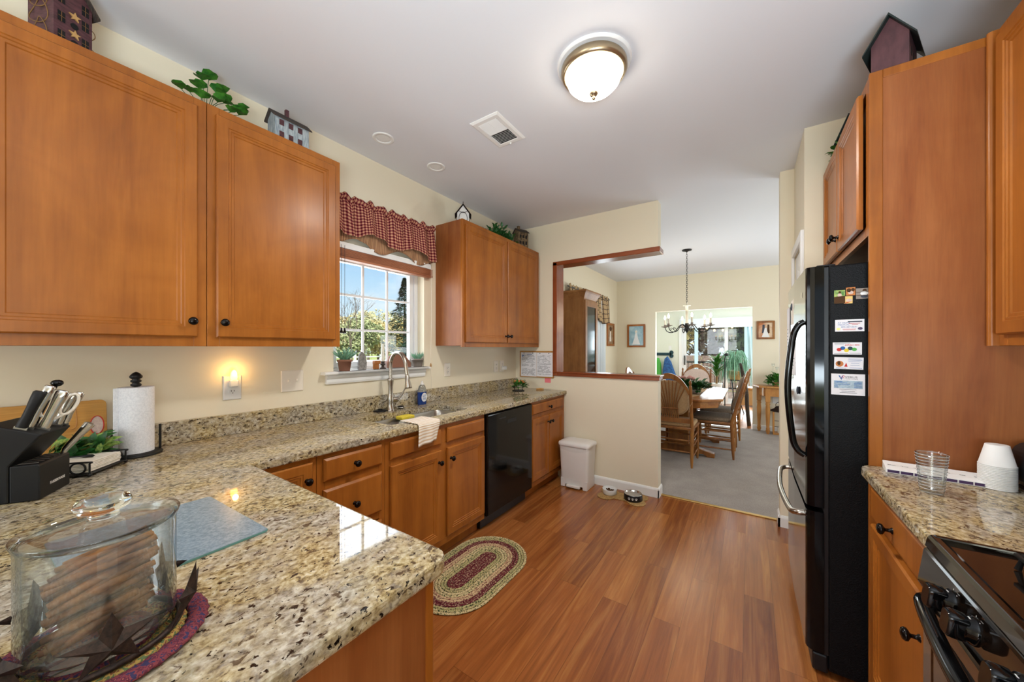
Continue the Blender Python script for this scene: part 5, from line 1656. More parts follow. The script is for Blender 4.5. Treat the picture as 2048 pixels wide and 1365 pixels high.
# notes on the front door
def note(name, label, y0, y1, z0, z1, m='paper', cat='paper', off=.0012):
    F = right_frame(2.4320, y1, z0)
    t = thing(name, label, cat, F((y1-y0)/2, 0, off), 0, 'notes on the refrigerator door')
    w, h = y1-y0, z1-z0
    MB().fbox(F, 0, w, 0, h, off, off+.0008).build('sheet', m, t)
    return t, F, w, h
t, F, w, h = note('paper_note', 'long white paper hanging at the far edge of the refrigerator door', 2.60, 2.765, 1.22, 1.60)
put(t, 'text_lines', 'ink', lambda m: [m.fbox(F, .02, .02+.1*random.uniform(.4, 1), .03+.02*k, .034+.02*k, .002, .0024) for k in range(12)])
t, F, w, h = note('paper_note', 'cream paper strip near the top of the refrigerator door', 2.38, 2.52, 1.49, 1.62, 'napkin')
t, F, w, h = note('paper_note', 'white printed sheet below the cream strip on the refrigerator door', 2.28, 2.56, 1.22, 1.44)
put(t, 'text_lines', 'ink', lambda m: [m.fbox(F, .03, .03+.2*random.uniform(.4, 1), .03+.018*k, .034+.018*k, .002, .0024) for k in range(10)])
for lab, yy, zz in (('oval dark magnet clip holding the cream strip', 2.45, 1.585), ('oval dark magnet clip on the printed sheet', 2.42, 1.40), ('oval black magnet lowest on the refrigerator door', 2.16, 1.16)):
    m = MB(); m.sphere((2.4285, yy, zz), (.006, .013, .020), 12, 8); o = m.build('fridge_magnet', 'ink'); tag(o, lab, 'magnet', 'notes on the refrigerator door')

# ================================================================== CEILING FITTINGS
LC = V((1.625, 1.602, ZC))
t = thing('ceiling_light', 'flush dome ceiling light, lit, with a bronze ring and finial', 'ceiling light', LC-Z*.14)
MB().lathe([(.172, 0), (.170, -.008), (.164, -.012)], LC-Z*.0005, Z, 48).build('ceiling_plate', 'white', t)
MB().lathe([(.146, -.012), (.152, -.020), (.153, -.040), (.145, -.052), (.136, -.055), (.132, -.050), (.132, -.020)], LC, Z, 48, cap0=False, cap1=False).build('ring', 'brass', t)
MB().lathe([(.131, -.050), (.129, -.062), (.119, -.088), (.098, -.110), (.07, -.126), (.035, -.134), (.001, -.137)], LC, Z, 40, cap0=False, cap1=False).build('glass_bowl', 'lampglass', t)
MB().lathe([(.020, -.134), (.021, -.139), (.016, -.147), (.007, -.150), (.006, -.156), (.009, -.161), (.006, -.167), (.001, -.170)], LC, Z, 20).build('finial', 'brass', t)
lamp('dome_light_glow', 'AREA', LC-Z*.176, (0, 0, 0), 20, (1, .95, .87), shape='DISK', size=.22)
t = thing('ceiling_vent', 'white ceiling register with louvres near the dome light', 'vent', (.95, 1.76, ZC-.01))
MB().rings(Fr((.848, 1.913, ZC-.0005), X, -Y, -Z), .204, .304, [(0, 0), (0, .004), (.012, .010), (.034, .010), (.036, .004)]).build('frame', 'white', t)
MB().box(.885, 1.015, 1.640, 1.880, ZC-.0048, ZC-.004).build('backing', 'dark_hole', t)
m = MB()
for k in range(18):
    yy = 1.650+k*.0131
    s_ = 1 if k < 9 else -1
    m.fbox(Fr((.884, yy, ZC-.0085), X, V((0, .75, -.5*s_)).normalized(), V((0, .5*s_, .75)).normalized()), 0, .132, -.0045, .0045, -.0005, .0005)
m.box(.884, 1.016, 1.757, 1.763, ZC-.012, ZC-.005); m.box(.948, .952, 1.642, 1.757, ZC-.008, ZC-.005)
m.build('louvres', 'white', t)
m = MB(); m.box(.945, .955, 1.893, 1.902, ZC-.018, ZC-.010); m.build('damper_lever', 'white', t)
for lab, cx_, cy_ in (('white recessed ceiling light, nearer one above the window', .293, 1.412), ('white recessed ceiling light, farther one above the window', .311, 1.853)):
    t = thing('recessed_light', lab, 'ceiling light', (cx_, cy_, ZC), 0, 'recessed lights above the sink')
    c_ = V((cx_, cy_, ZC))
    MB().lathe([(.066, -.0005), (.066, -.004), (.060, -.006), (.047, -.006), (.045, -.003), (.045, -.0005)], c_, Z, 32, cap0=False, cap1=False).build('trim_ring', 'white', t)
    MB().lathe([(.0455, -.001), (.043, -.0025), (.025, -.0012), (.001, -.001)], c_, Z, 28, cap0=False, cap1=False).build('baffle', 'white', t)

# ================================================================== FLOOR ITEMS
t = thing('braided_rug', 'oval braided rug in tan, green and burgundy on the plank floor before the sink', 'rug', (.83, 1.66, 0))
RC = V((.83, 1.66, 0)); hs = .15
def stadium(mb, r, w, h, twist):
    pts = []; P = []
    n = 28; s_ = 20
    for k in range(n): a = -pi*k/n*1.0; P.append((V((r*cos(pi*k/n), hs+r*sin(pi*k/n), 0)), V((cos(pi*k/n), sin(pi*k/n), 0))))
    for k in range(s_): P.append((V((-r, hs-2*hs*k/s_, 0)), V((-1, 0, 0))))
    for k in range(n): P.append((V((-r*cos(pi*k/n), -hs-r*sin(pi*k/n), 0)), V((-cos(pi*k/n), -sin(pi*k/n), 0))))
    for k in range(s_): P.append((V((r, -hs+2*hs*k/s_, 0)), V((1, 0, 0))))
    L = []
    for i, (p, d) in enumerate(P):
        s1 = 1+.10*(1 if (i % 2) else -1)
        L.append([RC + p + d*(w*.5*s1*cos(q)) + Z*(h*.5+h*.5*s1*sin(q)+.0004) for q in [2*pi*j/6 for j in range(6)]])
    L.append(L[0]); mb.loft(L, False, False, True)
bands = [('centre', 'br_burg', (0.008, .026, .044)), ('inner_tan', 'br_green', (.062, .080)), ('tan', 'br_tan', (.098, .116)), ('mixed', 'br_mix', (.134, .152)), ('burgundy', 'br_burg', (.170, .188)), ('border_tan', 'br_green', (.206, .224)), ('edge', 'br_tan', (.242,))]
for nm, mm, rs in bands:
    m = MB()
    for r_ in rs: stadium(m, r_, .0182, .009, 40)
    m.build('band_'+nm if False else 'coil_band', mm, t)
TX0, TX1, TY0, TY1 = .675, .975, 3.150, 3.370
t = thing('trash_can', 'white plastic pedal trash can against the half wall', 'trash can', (.825, 3.26, 0))
def rr3(x0, x1, y0, y1, r, z): return [V((a, b, z)) for a, b in rrect(x0, x1, y0, y1, r, 4)]
m = MB(); e_ = .02
m.loft([rr3(TX0+.012, TX1-.012, TY0+.012, TY1-.012, .03, .030), rr3(TX0, TX1, TY0+.004, TY1-.003, .03, .33), rr3(TX0-.004, TX1+.004, TY0, TY1, .03, .395), rr3(TX0-.002, TX1+.002, TY0+.001, TY1-.001, .03, .405)], True, True, True)
m.build('bucket', 'plastic_white', t)
for a_ in (TX0+.012, TX1-.06): MB().box(a_, a_+.048, TY0+.010, TY1-.012, 0.001, .09).build('foot_skirt', 'plastic_white', t, .006)
m = MB(); m.loft([rr3(TX0-.012, TX1+.012, TY0-.010, TY1+.004, .035, .408), rr3(TX0-.016, TX1+.016, TY0-.014, TY1+.006, .04, .420), rr3(TX0-.012, TX1+.012, TY0-.010, TY1+.004, .04, .438), rr3(TX0+.02, TX1-.02, TY0+.02, TY1-.02, .04, .449), rr3(TX0+.05, TX1-.05, TY0+.05, TY1-.05, .03, .451)], True, True, True)
m.build('lid', 'plastic_white', t)
m = MB(); m.fbox(front_frame((TX0+TX1)/2-.07, TY0+.016, .012), 0, .14, 0, .022, 0, .03); m.build('pedal', 'plastic_white', t, .006)
m = MB(); m.fbox(front_frame((TX0+TX1)/2-.085, TY0+.0145, .03), 0, .17, 0, .075, -.001, .004); m.build('pedal_recess', 'cup', t, .004)
m = MB(); m.grid(lambda u, v: (TX0-.006+u*(TX1-TX0+.012), TY0-.004-.003*sin(u*9), .407-v*(.022+.03*sin(u*pi)**1)), 24, 4); m.build('bag_edge', 'plasticbag', t)
t = thing('pet_mat', 'bone-shaped woven seagrass mat by the half wall baseboard', 'mat', (1.28, 3.24, 0))
m = MB(); th = radians(3); G = Fr((1.275, 3.235, .0005), V((cos(th), sin(th), 0)), V((-sin(th), cos(th), 0)), Z)
bone = []
for cx_, cy_, a0, a1 in ((.135, .062, -50, 165), (-.135, .062, 15, 230), (-.135, -.062, 130, 345), (.135, -.062, 195, 410)):
    for k in range(13):
        a = radians(a0+(a1-a0)*k/12); bone.append((cx_+.078*cos(a), cy_+.078*sin(a)))
m.prism(G, bone, 0, .006); m.build('weave', 'seagrass', t, .002)
t = thing('pet_bowl', 'light grey ceramic pet bowl holding kibble on the seagrass mat', 'pet bowl', (1.155, 3.235, .0068))
B = V((1.155, 3.235, .0068))
MB().lathe([(.001, 0), (.058, 0), (.064, .006), (.062, .03), (.066, .045), (.064, .048), (.058, .044), (.054, .02), (.001, .016)], B, Z, 32, cap0=False, cap1=False).build('bowl', 'cup', t)
m = MB()
for k in range(40):
    a = random.uniform(0, 6.28); r_ = random.uniform(0, .045); m.sphere(B+V((r_*cos(a), r_*sin(a), .022+.010*random.random())), (.007, .007, .005), 7, 5)
k_ = m.build('kibble', 'kibble'); tag(k_, 'brown kibble in the light grey pet bowl', 'pet food', None, 'stuff')
t = thing('pet_bowl', 'black pet bowl with white paw prints, holding water on the seagrass mat', 'pet bowl', (1.372, 3.225, .0068))
B = V((1.372, 3.225, .0068))
MB().lathe([(.001, 0), (.076, 0), (.080, .004), (.078, .05), (.075, .054)], B, Z, 36, cap0=False, cap1=False).build('shell', 'black_satin', t)
MB().lathe([(.0755, .054), (.0745, .057), (.071, .054), (.066, .02), (.001, .014)], B, Z, 36, cap0=False, cap1=False).build('steel_liner', 'steel_lt', t)
for an in (-100, -78, -56):
    m = MB(); q = radians(an); d = V((cos(q), sin(q), 0)); G = Fr(B+d*.0795+Z*.028, V((-sin(q), cos(q), 0)), Z, d)
    m.lathe([(.0065, 0), (.0065, .001)], G(0, -.004, 0), d, 12)
    for a, b in ((-.009, .003), (-.003, .008), (.003, .008), (.009, .003)): m.lathe([(.0027, 0), (.0027, .001)], G(a, b, 0), d, 8)
    m.build('paw_print', 'plate_white', t)
w_ = MB().lathe([(.0695, .040), (.001, .0402)], B, Z, 32, cap0=False, cap1=False).build('drinking_water', 'water'); tag(w_, 'water standing in the black paw-print bowl', 'water')

# ================================================================== DINING ROOM
def dining_chair(label, loc, rz, cush, arms=False, grp='oak dining chairs'):
    """local: seat faces +y, backrest at y = 0"""
    t = thing('dining_chair', label, 'chair', loc, rz, grp)
    W_, D_ = .23, .44
    rake = lambda z: -.0 - .16*max(0, z-.45)/.6 - .02*(1-min(z, .45)/.45)
    for s in (-1, 1):
        m = MB()
        pts = [(s*W_*.96, rake(z)+.02, z) for z in (0, .04, .12, .3, .45, .6, .8, .93)]
        m.tube([V(p) for p in pts], [.011, .014, .019, .019, .020, .018, .017, .016], 10)
        top = V((s*W_*.96, rake(.93)+.02, .93))
        m.lathe([(.016, 0), (.009, .012), (.014, .03), (.016, .045), (.010, .065), (.001, .075)], top, (0, -.26, 1), 12)
        m.build('back_leg', 'oak', t, local=True)
        m = MB(); m.tube([V((s*W_*1.0, D_, z)) for z in (0, .05, .10, .2, .3, .42)], [.012, .015, .021, .019, .017, .019], 10)
        m.build('leg', 'oak', t, local=True)
        for z in (.12, .24, .33):
            m = MB(); m.tube([V((s*W_*.98, rake(z)+.02, z)), V((s*W_*.99, D_*.5, z)), V((s*W_, D_, z))], [.008, .011, .008], 8); m.build('stretcher', 'oak', t, local=True)
    for z, yy in ((.15, D_), (.28, D_), (.17, .02), (.30, .02)):
        m = MB(); m.tube([V((-W_*.97, yy if yy > .1 else rake(z)+.02, z)), V((0, yy if yy > .1 else rake(z)+.02, z)), V((W_*.97, yy if yy > .1 else rake(z)+.02, z))], [.008, .011, .008], 8); m.build('stretcher', 'oak', t, local=True)
    m = MB(); m.prism(Fr((0, 0, .42), X, Y, Z), [(-W_*1.02, .0), (W_*1.02, .0), (W_*1.10, D_+.02), (-W_*1.10, D_+.02)], 0, .03)
    m.build('seat', 'oak', t, .006, local=True)
    m = MB(); m.loft([[V((x*k, (y-.23)*k+.23, z)) for x, y in rrect(-.235, .235, .03, .45, .06, 4)] for k, z in ((.96, .4505), (1.02, .468), (1.0, .488), (.88, .497), (.6, .500))], True, True, True)
    m.build('seat_cushion', cush, t, local=True)
    # arched crest, lower rail, sheaf of spindles
    yb = lambda z: rake(z)+.02
    def arch(h): return [V((-W_*.96+2*W_*.96*k/16, 0, 0)) for k in range(17)]
    outer_ = []; inner_ = []
    for k in range(17):
        x = -W_*.94+2*W_*.94*k/16; q = 1-(abs(x)/(W_*.94))**2.0
        outer_.append((x, .86+.215*q**.8)); inner_.append((x*.93, .825+.185*q**.8))
    vs = []
    L = []
    for (x0, z0), (x1, z1) in zip(outer_, inner_):
        L.append([V((x0, yb(z0)-.011, z0)), V((x0, yb(z0)+.011, z0)), V((x1, yb(z1)+.011, z1)), V((x1, yb(z1)-.011, z1))])
    MB().loft(L, True, True).build('crest_rail', 'oak', t, .003, local=True)
    m = MB(); m.fbox(Fr((0, yb(.52), .50), X, Z, -Y), -W_*.93, W_*.93, 0, .055, -.010, .010); m.build('lower_rail', 'oak', t, .003, local=True)
    for k in range(9):
        f = (k-4)/4
        zt = .835+.16*(1-(abs(f)*.72)**2)**.8
        pts = smooth_path([(f*.085, yb(.55), .55), (f*.078, yb(.66), .66), (f*.085, yb(.74), .74), (f*.165, yb(zt)+.0, zt)], 5)
        m = MB(); m.tube(pts, .0062, 6); m.build('spindle', 'oak', t, local=True)
    m = MB(); m.tube([V((-.09, yb(.665)-.004, .665)), V((.09, yb(.665)-.004, .665))], .008, 8); m.build('spindle_band', 'oak', t, local=True)
    # back cushion tied in front of the spindles
    loops = []
    for k, dy in ((.90, .014), (1.0, .022), (1.0, .045), (.86, .056)):
        o_ = []
        for i in range(28):
            q = 2*pi*i/28; cx_, cz_ = cos(q), sin(q)
            x = .205*k*math.copysign(abs(cx_)**.75, cx_); z = .775+(.215 if cz_ > 0 else .20)*k*math.copysign(abs(cz_)**.8, cz_)
            o_.append(V((x, yb(z)+dy, z)))
        loops.append(o_)
    MB().loft(loops, True, True, True).build('back_cushion', cush, t, local=True)
    for s in (-1, 1):
        m = MB(); m.tube(smooth_path([(s*.20, yb(.76)+.03, .76), (s*.235, yb(.76)-.012, .755), (s*.21, yb(.72)-.022, .70), (s*.20, yb(.66)-.02, .64)], 4), .003, 5); m.build('cushion_tie', cush, t, local=True)
    return t
dining_chair('oak spindle-back chair with its back to the kitchen, nearest the half wall', (1.475, 4.43, .004), 0, 'cushion')
dining_chair('oak chair on the right side of the table, nearest the kitchen', (2.075, 5.26, .004), radians(90), 'cushion_grey')
dining_chair('oak chair on the right side of the table, nearest the sunroom', (2.10, 5.92, .004), radians(86), 'cushion_grey')
dining_chair('oak arched-back chair with a pale cushion at the sunroom end of the table', (1.46, 6.86, .004), radians(180), 'cushion_pink')
dining_chair('oak chair on the window side of the table, mostly hidden by the half wall', (.885, 5.28, .004), radians(-90), 'cushion_grey')

t = thing('dining_table', 'oak pedestal dining table with clipped corners', 'table', (1.48, 5.42, .004))
def clip(x0, x1, y0, y1, c): return [(x0+c, y0), (x1-c, y0), (x1, y0+c), (x1, y1-c), (x1-c, y1), (x0+c, y1), (x0, y1-c), (x0, y0+c)]
TB = (.98, 1.98, 4.58, 6.28)
MB().prism(Fr((0, 0, .735), X, Y, Z), clip(*TB, .20), 0, .03).build('table_top', 'oakx', t, .008)
MB().prism(Fr((0, 0, .655), X, Y, Z), clip(TB[0]+.05, TB[1]-.05, TB[2]+.05, TB[3]-.05, .17), 0, .08).build('apron', 'oakx', t, .004)
for yy in (5.02, 5.84):
    m = MB(); m.box(1.36, 1.60, yy-.09, yy+.09, .12, .655); m.build('pedestal', 'oak', t, .01)
    m = MB(); m.prism(Fr((0, yy-.045, .004), X, Z, Y), [(1.08, 0), (1.16, 0), (1.2, .03), (1.76, .03), (1.80, 0), (1.88, 0), (1.88, .05), (1.62, .12), (1.34, .12), (1.08, .05)], 0, .09); m.build('foot', 'oak', t, .006)
MB().box(1.45, 1.51, 5.11, 5.75, .16, .26).build('stretcher', 'oak', t, .005)
zt_ = .766
o = MB().prism(Fr((0, 0, zt_), X, Y, Z), [(1.30, 4.72), (1.62, 4.72), (1.72, 4.95), (1.72, 6.15), (1.24, 6.15), (1.24, 4.95)], 0, .003).build('table_runner', 'cushion'); tag(o, 'woven tan table runner along the oak dining table', 'table runner')
t = thing('flower_arrangement', 'low bowl of dark greenery and dusty pink flowers on the dining table', 'flowers', (1.60, 5.15, zt_+.0035))
B = V((1.60, 5.15, zt_+.0035))
MB().lathe([(.06, 0), (.11, .03), (.12, .05), (.11, .05), (.06, .02), (.001, .015)], B, Z, 20, cap0=False, cap1=False).build('bowl', 'greypot', t)
m = MB(); leafy(m, B+Z*.05, 190, (.22, .18, .12), .10, .8); m.build('leaves', 'leaf_dark', t)
m = MB()
for k in range(9): m.sphere(B+V((random.uniform(-.16, .02), random.uniform(-.08, .06), .15+random.uniform(0, .06))), (.03, .03, .024), 9, 6)
m.build('blooms', 'pink_flower', t)
t = thing('water_glass', 'clear drinking glass on the dining table behind the flowers', 'glass', (1.33, 5.42, zt_+.0035))
MB().lathe([(.001, 0), (.028, 0), (.034, .11), (.032, .11), (.026, .008), (.001, .006)], (1.33, 5.42, zt_+.0035), Z, 20, cap0=False, cap1=False).build('tumbler', 'glass', t)
for lab, x_, mm in (('white pillar candle, left one on the dining table', 1.24, 'candle'), ('slim dark bottle beside the white candle on the dining table', 1.17, 'black_satin')):
    m = MB(); m.lathe([(.022, 0), (.022, .13), (.012, .15), (.010, .19), (.001, .191)] if mm != 'candle' else [(.026, 0), (.026, .15), (.02, .152), (.001, .15)], (x_, 5.30, zt_), Z, 16); o = m.build('table_bottle' if mm != 'candle' else 'pillar_candle', mm); tag(o, lab, 'bottle' if mm != 'candle' else 'candle')

# hutch against the window wall
t = thing('china_hutch', 'narrow brown hutch with crown moulding and a glass door, seen through the pass-through', 'hutch', (.24, 4.46, .004))
MB().box(.015, .485, 4.245, 4.68, .08, 2.02).build('case', 'hutch', t, .004)
m = MB()
G = Fr((0, 0, 2.02), X, Y, Z)
L = [[V((a, b, z)) for a, b in ((.012, 4.245-d), (.485+d, 4.245-d), (.485+d, 4.68+d), (.012, 4.68+d))] for d, z in ((.0, 2.0), (.006, 2.02), (.012, 2.03), (.035, 2.07), (.05, 2.085), (.052, 2.105))]
m.loft(L, True, True); m.build('crown', 'hutch', t, .002)
m = MB(); m.box(.485, .505, 4.25, 4.31, .9, 1.98); m.box(.485, .505, 4.615, 4.675, .9, 1.98); m.box(.485, .505, 4.31, 4.615, .9, .96); m.box(.485, .505, 4.31, 4.615, 1.90, 1.98)
dd = m.build('door', 'hutch', t, .003)
MB().box(.490, .495, 4.31, 4.615, .96, 1.90).build('door_glass', 'black_gloss', dd)
MB().rings(left_frame(.485, 4.25, .12), .425, .72, PANEL).build('lower_door', 'hutch', t)
MB().box(.02, .49, 4.25, 4.675, 0, .08).build('plinth', 'hutch', t)

# dining window dressing
t = thing('valance_curtain', 'beige plaid valance with a ruffled header over the dining window', 'valance', (.07, 5.6, 1.9))
def pv(u, v):
    zt = 2.30+.012*sin(u*150); zb = 1.90-.10*u+.03*sin(u*14)
    return (.055+.03*v+(.012+.014*v)*sin(u*62+.5)+.008*sin(u*101), 4.72+1.75*u, zt+(zb-zt)*v+.01*math.exp(-((v-.1)/.04)**2))
MB().grid(pv, 130, 12, lambda u, v: (u*26, v*6)).build('fabric', 'plaid', t, solid=.003)
MB().tube([(.06, 4.68, 2.26), (.06, 6.5, 2.26)], .009, 8).build('rod', 'black_satin', t)
def curt(name, label, y0_, y1_, mm, xoff=.04, z1=2.2, taper=0.0):
    def f(u, v): return (xoff+.022*sin(u*34)+.006*sin(u*57), y0_+(y1_-y0_)*u + taper*v*(1-u), z1+(.06-z1)*v)
    o = MB().grid(f, 60, 8).build(name, mm, None, 0, solid=.003); tag(o, label, 'curtain'); return o
curt('curtain_panel', 'white curtain panel hanging at the right of the dining window', 5.75, 6.30, 'curtain')
t = thing('window_blind', 'white slatted blind behind the curtain in the dining window', 'blind', (-.02, 5.6, .7))
m = MB()
for k in range(52): m.fbox(Fr((-.03, DY0+.01, DZ0+.04+k*.0275), Y, V((.5, 0, .86)), V((.86, 0, -.5))), 0, DY1-DY0-.02, -.012, .012, -.0008, .0008)
m.build('slats', 'plate_white', t)
MB().box(-.05, -.01, DY0+.005, DY1-.005, DZ1-.04, DZ1-.002).build('headrail', 'plate_white', t)

# framed pictures
def picture(label, F, w, h, fm, bgm, shapes, fw=.035):
    t = thing('framed_picture', label, 'picture', F(w/2, 0, 0), 0, 'framed pictures in the dining room')
    m = MB()
    for a, b, c_, d_ in ((0, w, 0, fw), (0, w, h-fw, h), (0, fw, fw, h-fw), (w-fw, w, fw, h-fw)): m.fbox(F, a, b, c_, d_, 0, .02)
    m.build('frame', fm, t, .003)
    MB().fbox(F, fw*.8, w-fw*.8, fw*.8, h-fw*.8, .001, .008).build('print', bgm, t)
    for k, (nm, mm, pts) in enumerate(shapes):
        m = MB(); m.prism(F, [(a*w, b*h) for a, b in pts], .008, .0085+.0004*k); m.build(nm, mm, t)
M['print_blue'] = speck('pale_blue_print', '8ab0c0', 'b0ccd4', 12, .6)
M['print_brown'] = speck('brown_print', '7a5a40', 'a8865e', 14, .6)
M['print_warm'] = speck('orange_print', 'b86a38', 'd8c0a0', 9, .6)
dress = [(.28, .12), (.72, .12), (.60, .40), (.55, .62), (.45, .62), (.40, .40)]
picture('framed blue print of a pale gowned figure, left of the far opening', front_frame(.213, 7.128, 1.376), .345, .449, 'cab', 'print_blue', [('gown', 'plate_white', dress), ('figure', 'napkin', blob(.5, .68, .07, .06))])
picture('small wooden-framed wedding photo right of the far opening', front_frame(2.332, 7.128, 1.505), .245, .30, 'oak', 'print_warm', [('dark_suit', 'ink', [(.3, .35), (.45, .3), (.45, .8), (.33, .8)]), ('brown_suit', 'kibble', [(.58, .3), (.72, .35), (.7, .8), (.6, .8)]), ('gown', 'plate_white', dress)], .028)
picture('wood-framed picture beside the window curtain on the window wall', left_frame(.002, 6.51, 1.40), .41, .44, 'cab', 'print_brown', [('pale_figure', 'napkin', [(.35, .2), (.6, .2), (.55, .6), (.45, .7), (.38, .5)]), ('dark_figure', 'kibble', blob(.5, .75, .16, .1))], .04)

# chandelier
CH = V((1.525, 5.34, 0))
t = thing('chandelier', 'black iron chandelier with lit candle bulbs hung on a chain over the table', 'chandelier', CH+Z*1.56)
MB().lathe([(.062, ZC-.001), (.060, ZC-.012), (.02, ZC-.022), (.008, ZC-.03), (.001, ZC-.04)], CH, Z, 24).build('canopy', 'iron', t)
m = MB(); z_ = ZC-.035; k = 0
while z_ > 1.985:
    pts = [(.0085*cos(q), .018*sin(q)) for q in [2*pi*i/12 for i in range(12)]]
    m.tube([CH+V((a if k % 2 else 0, 0 if k % 2 else a, z_-.018+b)) for a, b in pts], .0025, 5, True)
    z_ -= .028; k += 1
m.build('chain', 'iron', t)
MB().lathe([(.004, 1.99), (.010, 1.975), (.010, 1.955), (.05, 1.945), (.05, 1.940), (.018, 1.936), (.018, 1.70)], CH, Z, 18).build('candle_column', 'candle', t)
MB().lathe([(.022, 1.70), (.030, 1.665), (.022, 1.64), (.036, 1.625), (.022, 1.595), (.008, 1.575), (.001, 1.56)], CH, Z, 18).build('hub', 'iron', t)
for k in range(6):
    a = radians(15+33.97+60*k); d = V((cos(a), sin(a), 0))
    P = lambda r, z: CH+d*r+Z*z
    m = MB(); m.tube(smooth_path([P(.02, 1.645), P(.06, 1.685), P(.10, 1.665), P(.15, 1.60), (P(.21, 1.578)), P(.27, 1.60), P(.295, 1.655)], 5), .0055, 7)
    m.tube(smooth_path([P(.16, 1.60), P(.19, 1.635), P(.215, 1.64), P(.212, 1.618), P(.198, 1.624)], 4), .0035, 6)
    ar = m.build('arm', 'iron', t)
    c_ = P(.295, 0)
    MB().lathe([(.012, 1.650), (.052, 1.664), (.052, 1.667), (.014, 1.662), (.016, 1.690), (.010, 1.692)], c_, Z, 16).build('bobeche', 'greypot', ar)
    MB().lathe([(.0125, 1.690), (.0125, 1.760), (.006, 1.762)], c_, Z, 12).build('candle_sleeve', 'candle', ar)
    MB().lathe([(.006, 1.762), (.014, 1.778), (.013, 1.795), (.005, 1.820), (.001, 1.824)], c_, Z, 12).build('bulb', 'bulb', ar)
lamp('chandelier_glow', 'POINT', CH+Z*1.86, (0, 0, 0), 6, (1, .85, .65), shadow_soft_size=.25)

# console table and the things on and under it
t = thing('console_table', 'pine half-depth console table with turned legs by the far wall', 'table', (2.72, 6.95, .004))
MB().prism(Fr((0, 0, .735), X, Y, Z), [(2.275, 7.105), (2.36, 6.80), (3.2, 6.80), (3.2, 7.105)], 0, .025).build('table_top', 'pine', t, .004)
m = MB(); m.prism(Fr((0, 0, .60), X, Y, Z), [(2.35, 7.09), (2.42, 6.85), (3.14, 6.85), (3.14, 7.09)], 0, .135); m.build('apron', 'pine', t, .002)
for x_, y_ in ((2.365, 7.06), (2.475, 6.865), (3.11, 6.865), (3.11, 7.06)):
    MB().lathe([(.016, 0), (.024, .03), (.030, .05), (.022, .075), (.026, .085), (.020, .10), (.026, .22), (.032, .38), (.026, .45), (.034, .47), (.024, .49), (.034, .51)], (x_, y_, .004), Z, 16).build('leg', 'pine', t)
    MB().box(x_-.033, x_+.033, y_-.033, y_+.033, .51, .735).build('leg_block', 'pine', t, .003)
t = thing('potted_plant', 'bushy green plant in a basket on the pine console table', 'plant', (2.60, 6.93, .762))
MB().lathe([(.05, 0), (.07, .05), (.065, .06)], (2.60, 6.93, .761), Z, 16).build('basket', 'seagrass', t)
m = MB(); leafy(m, (2.60, 6.93, .80), 150, (.15, .13, .17), .07, 1.0, True); m.build('leaves', 'leaf', t)
t = thing('glass_candelabra', 'clear glass candle holder behind the plant on the console table', 'candle holder', (2.62, 7.03, .762))
m = MB()
for a, b in ((-.05, .30), (.05, .40), (.0, .25)):
    m.lathe([(.03, .0), (.005, .01), (.005, b), (.018, b+.01), (.022, b+.05), (.018, b+.05), (.012, b+.015)], (2.60+a, 7.04, .7605), Z, 12)
m.build('stems', 'glass', t)
t = thing('floor_lantern', 'rustic wooden candle lantern on the carpet under the console table', 'lantern', (2.63, 6.95, .004))
MB().box(2.54, 2.72, 6.86, 7.04, .004, .03).build('base', 'pine', t, .002)
for x_, y_ in ((2.55, 6.87), (2.71, 6.87), (2.55, 7.03), (2.71, 7.03)): MB().box(x_-.010, x_+.010, y_-.010, y_+.010, .03, .36).build('post', 'pine', t)
m = MB()
for z_ in (.13, .22): m.box(2.55, 2.71, 6.864, 6.872, z_, z_+.006); m.box(2.546, 2.554, 6.87, 7.03, z_, z_+.006)
m.build('cross_bars', 'rust', t)
MB().lathe([(.14, .36), (.13, .375), (.07, .41), (.05, .44), (.02, .45)], (2.63, 6.95, 0), Z, 4, False).build('roof', 'rust', t)
MB().tube([V((2.63+.05*cos(q), 6.95, .46+.05*sin(q))) for q in [2*pi*k/18 for k in range(18)]], .004, 6, True).build('ring_handle', 'rust', t)
MB().lathe([(.03, .03), (.03, .13), (.001, .13)], (2.63, 6.95, 0), Z, 14).build('candle', 'candle', t)
t = thing('outlet', 'white outlet plate on the far wall below the console table', 'outlet', (2.62, 7.13, .35))
MB().rings(front_frame(2.545, 7.1295, .46), .075, .12, [(0, 0), (0, .004), (.004, .006)]).build('plate', 'plate_white', t)
m = MB()
for zz in (.50, .54): m.fbox(front_frame(2.5825, 7.1235, zz), -.012, .012, -.010, .010, 0, .001)
m.build('receptacle', 'plate', t)
t = thing('light_switch', 'small white switch plate on the sunroom wall', 'switch', (.50, SY, 1.3))
MB().rings(front_frame(.47, SY-.0005, 1.30), .07, .12, [(0, 0), (0, .004), (.004, .006)]).build('plate', 'plate_white', t)
MB().fbox(front_frame(.505, SY-.007, 1.36), -.005, .005, -.01, .01, 0, .012).build('toggle', 'plate_white', t)

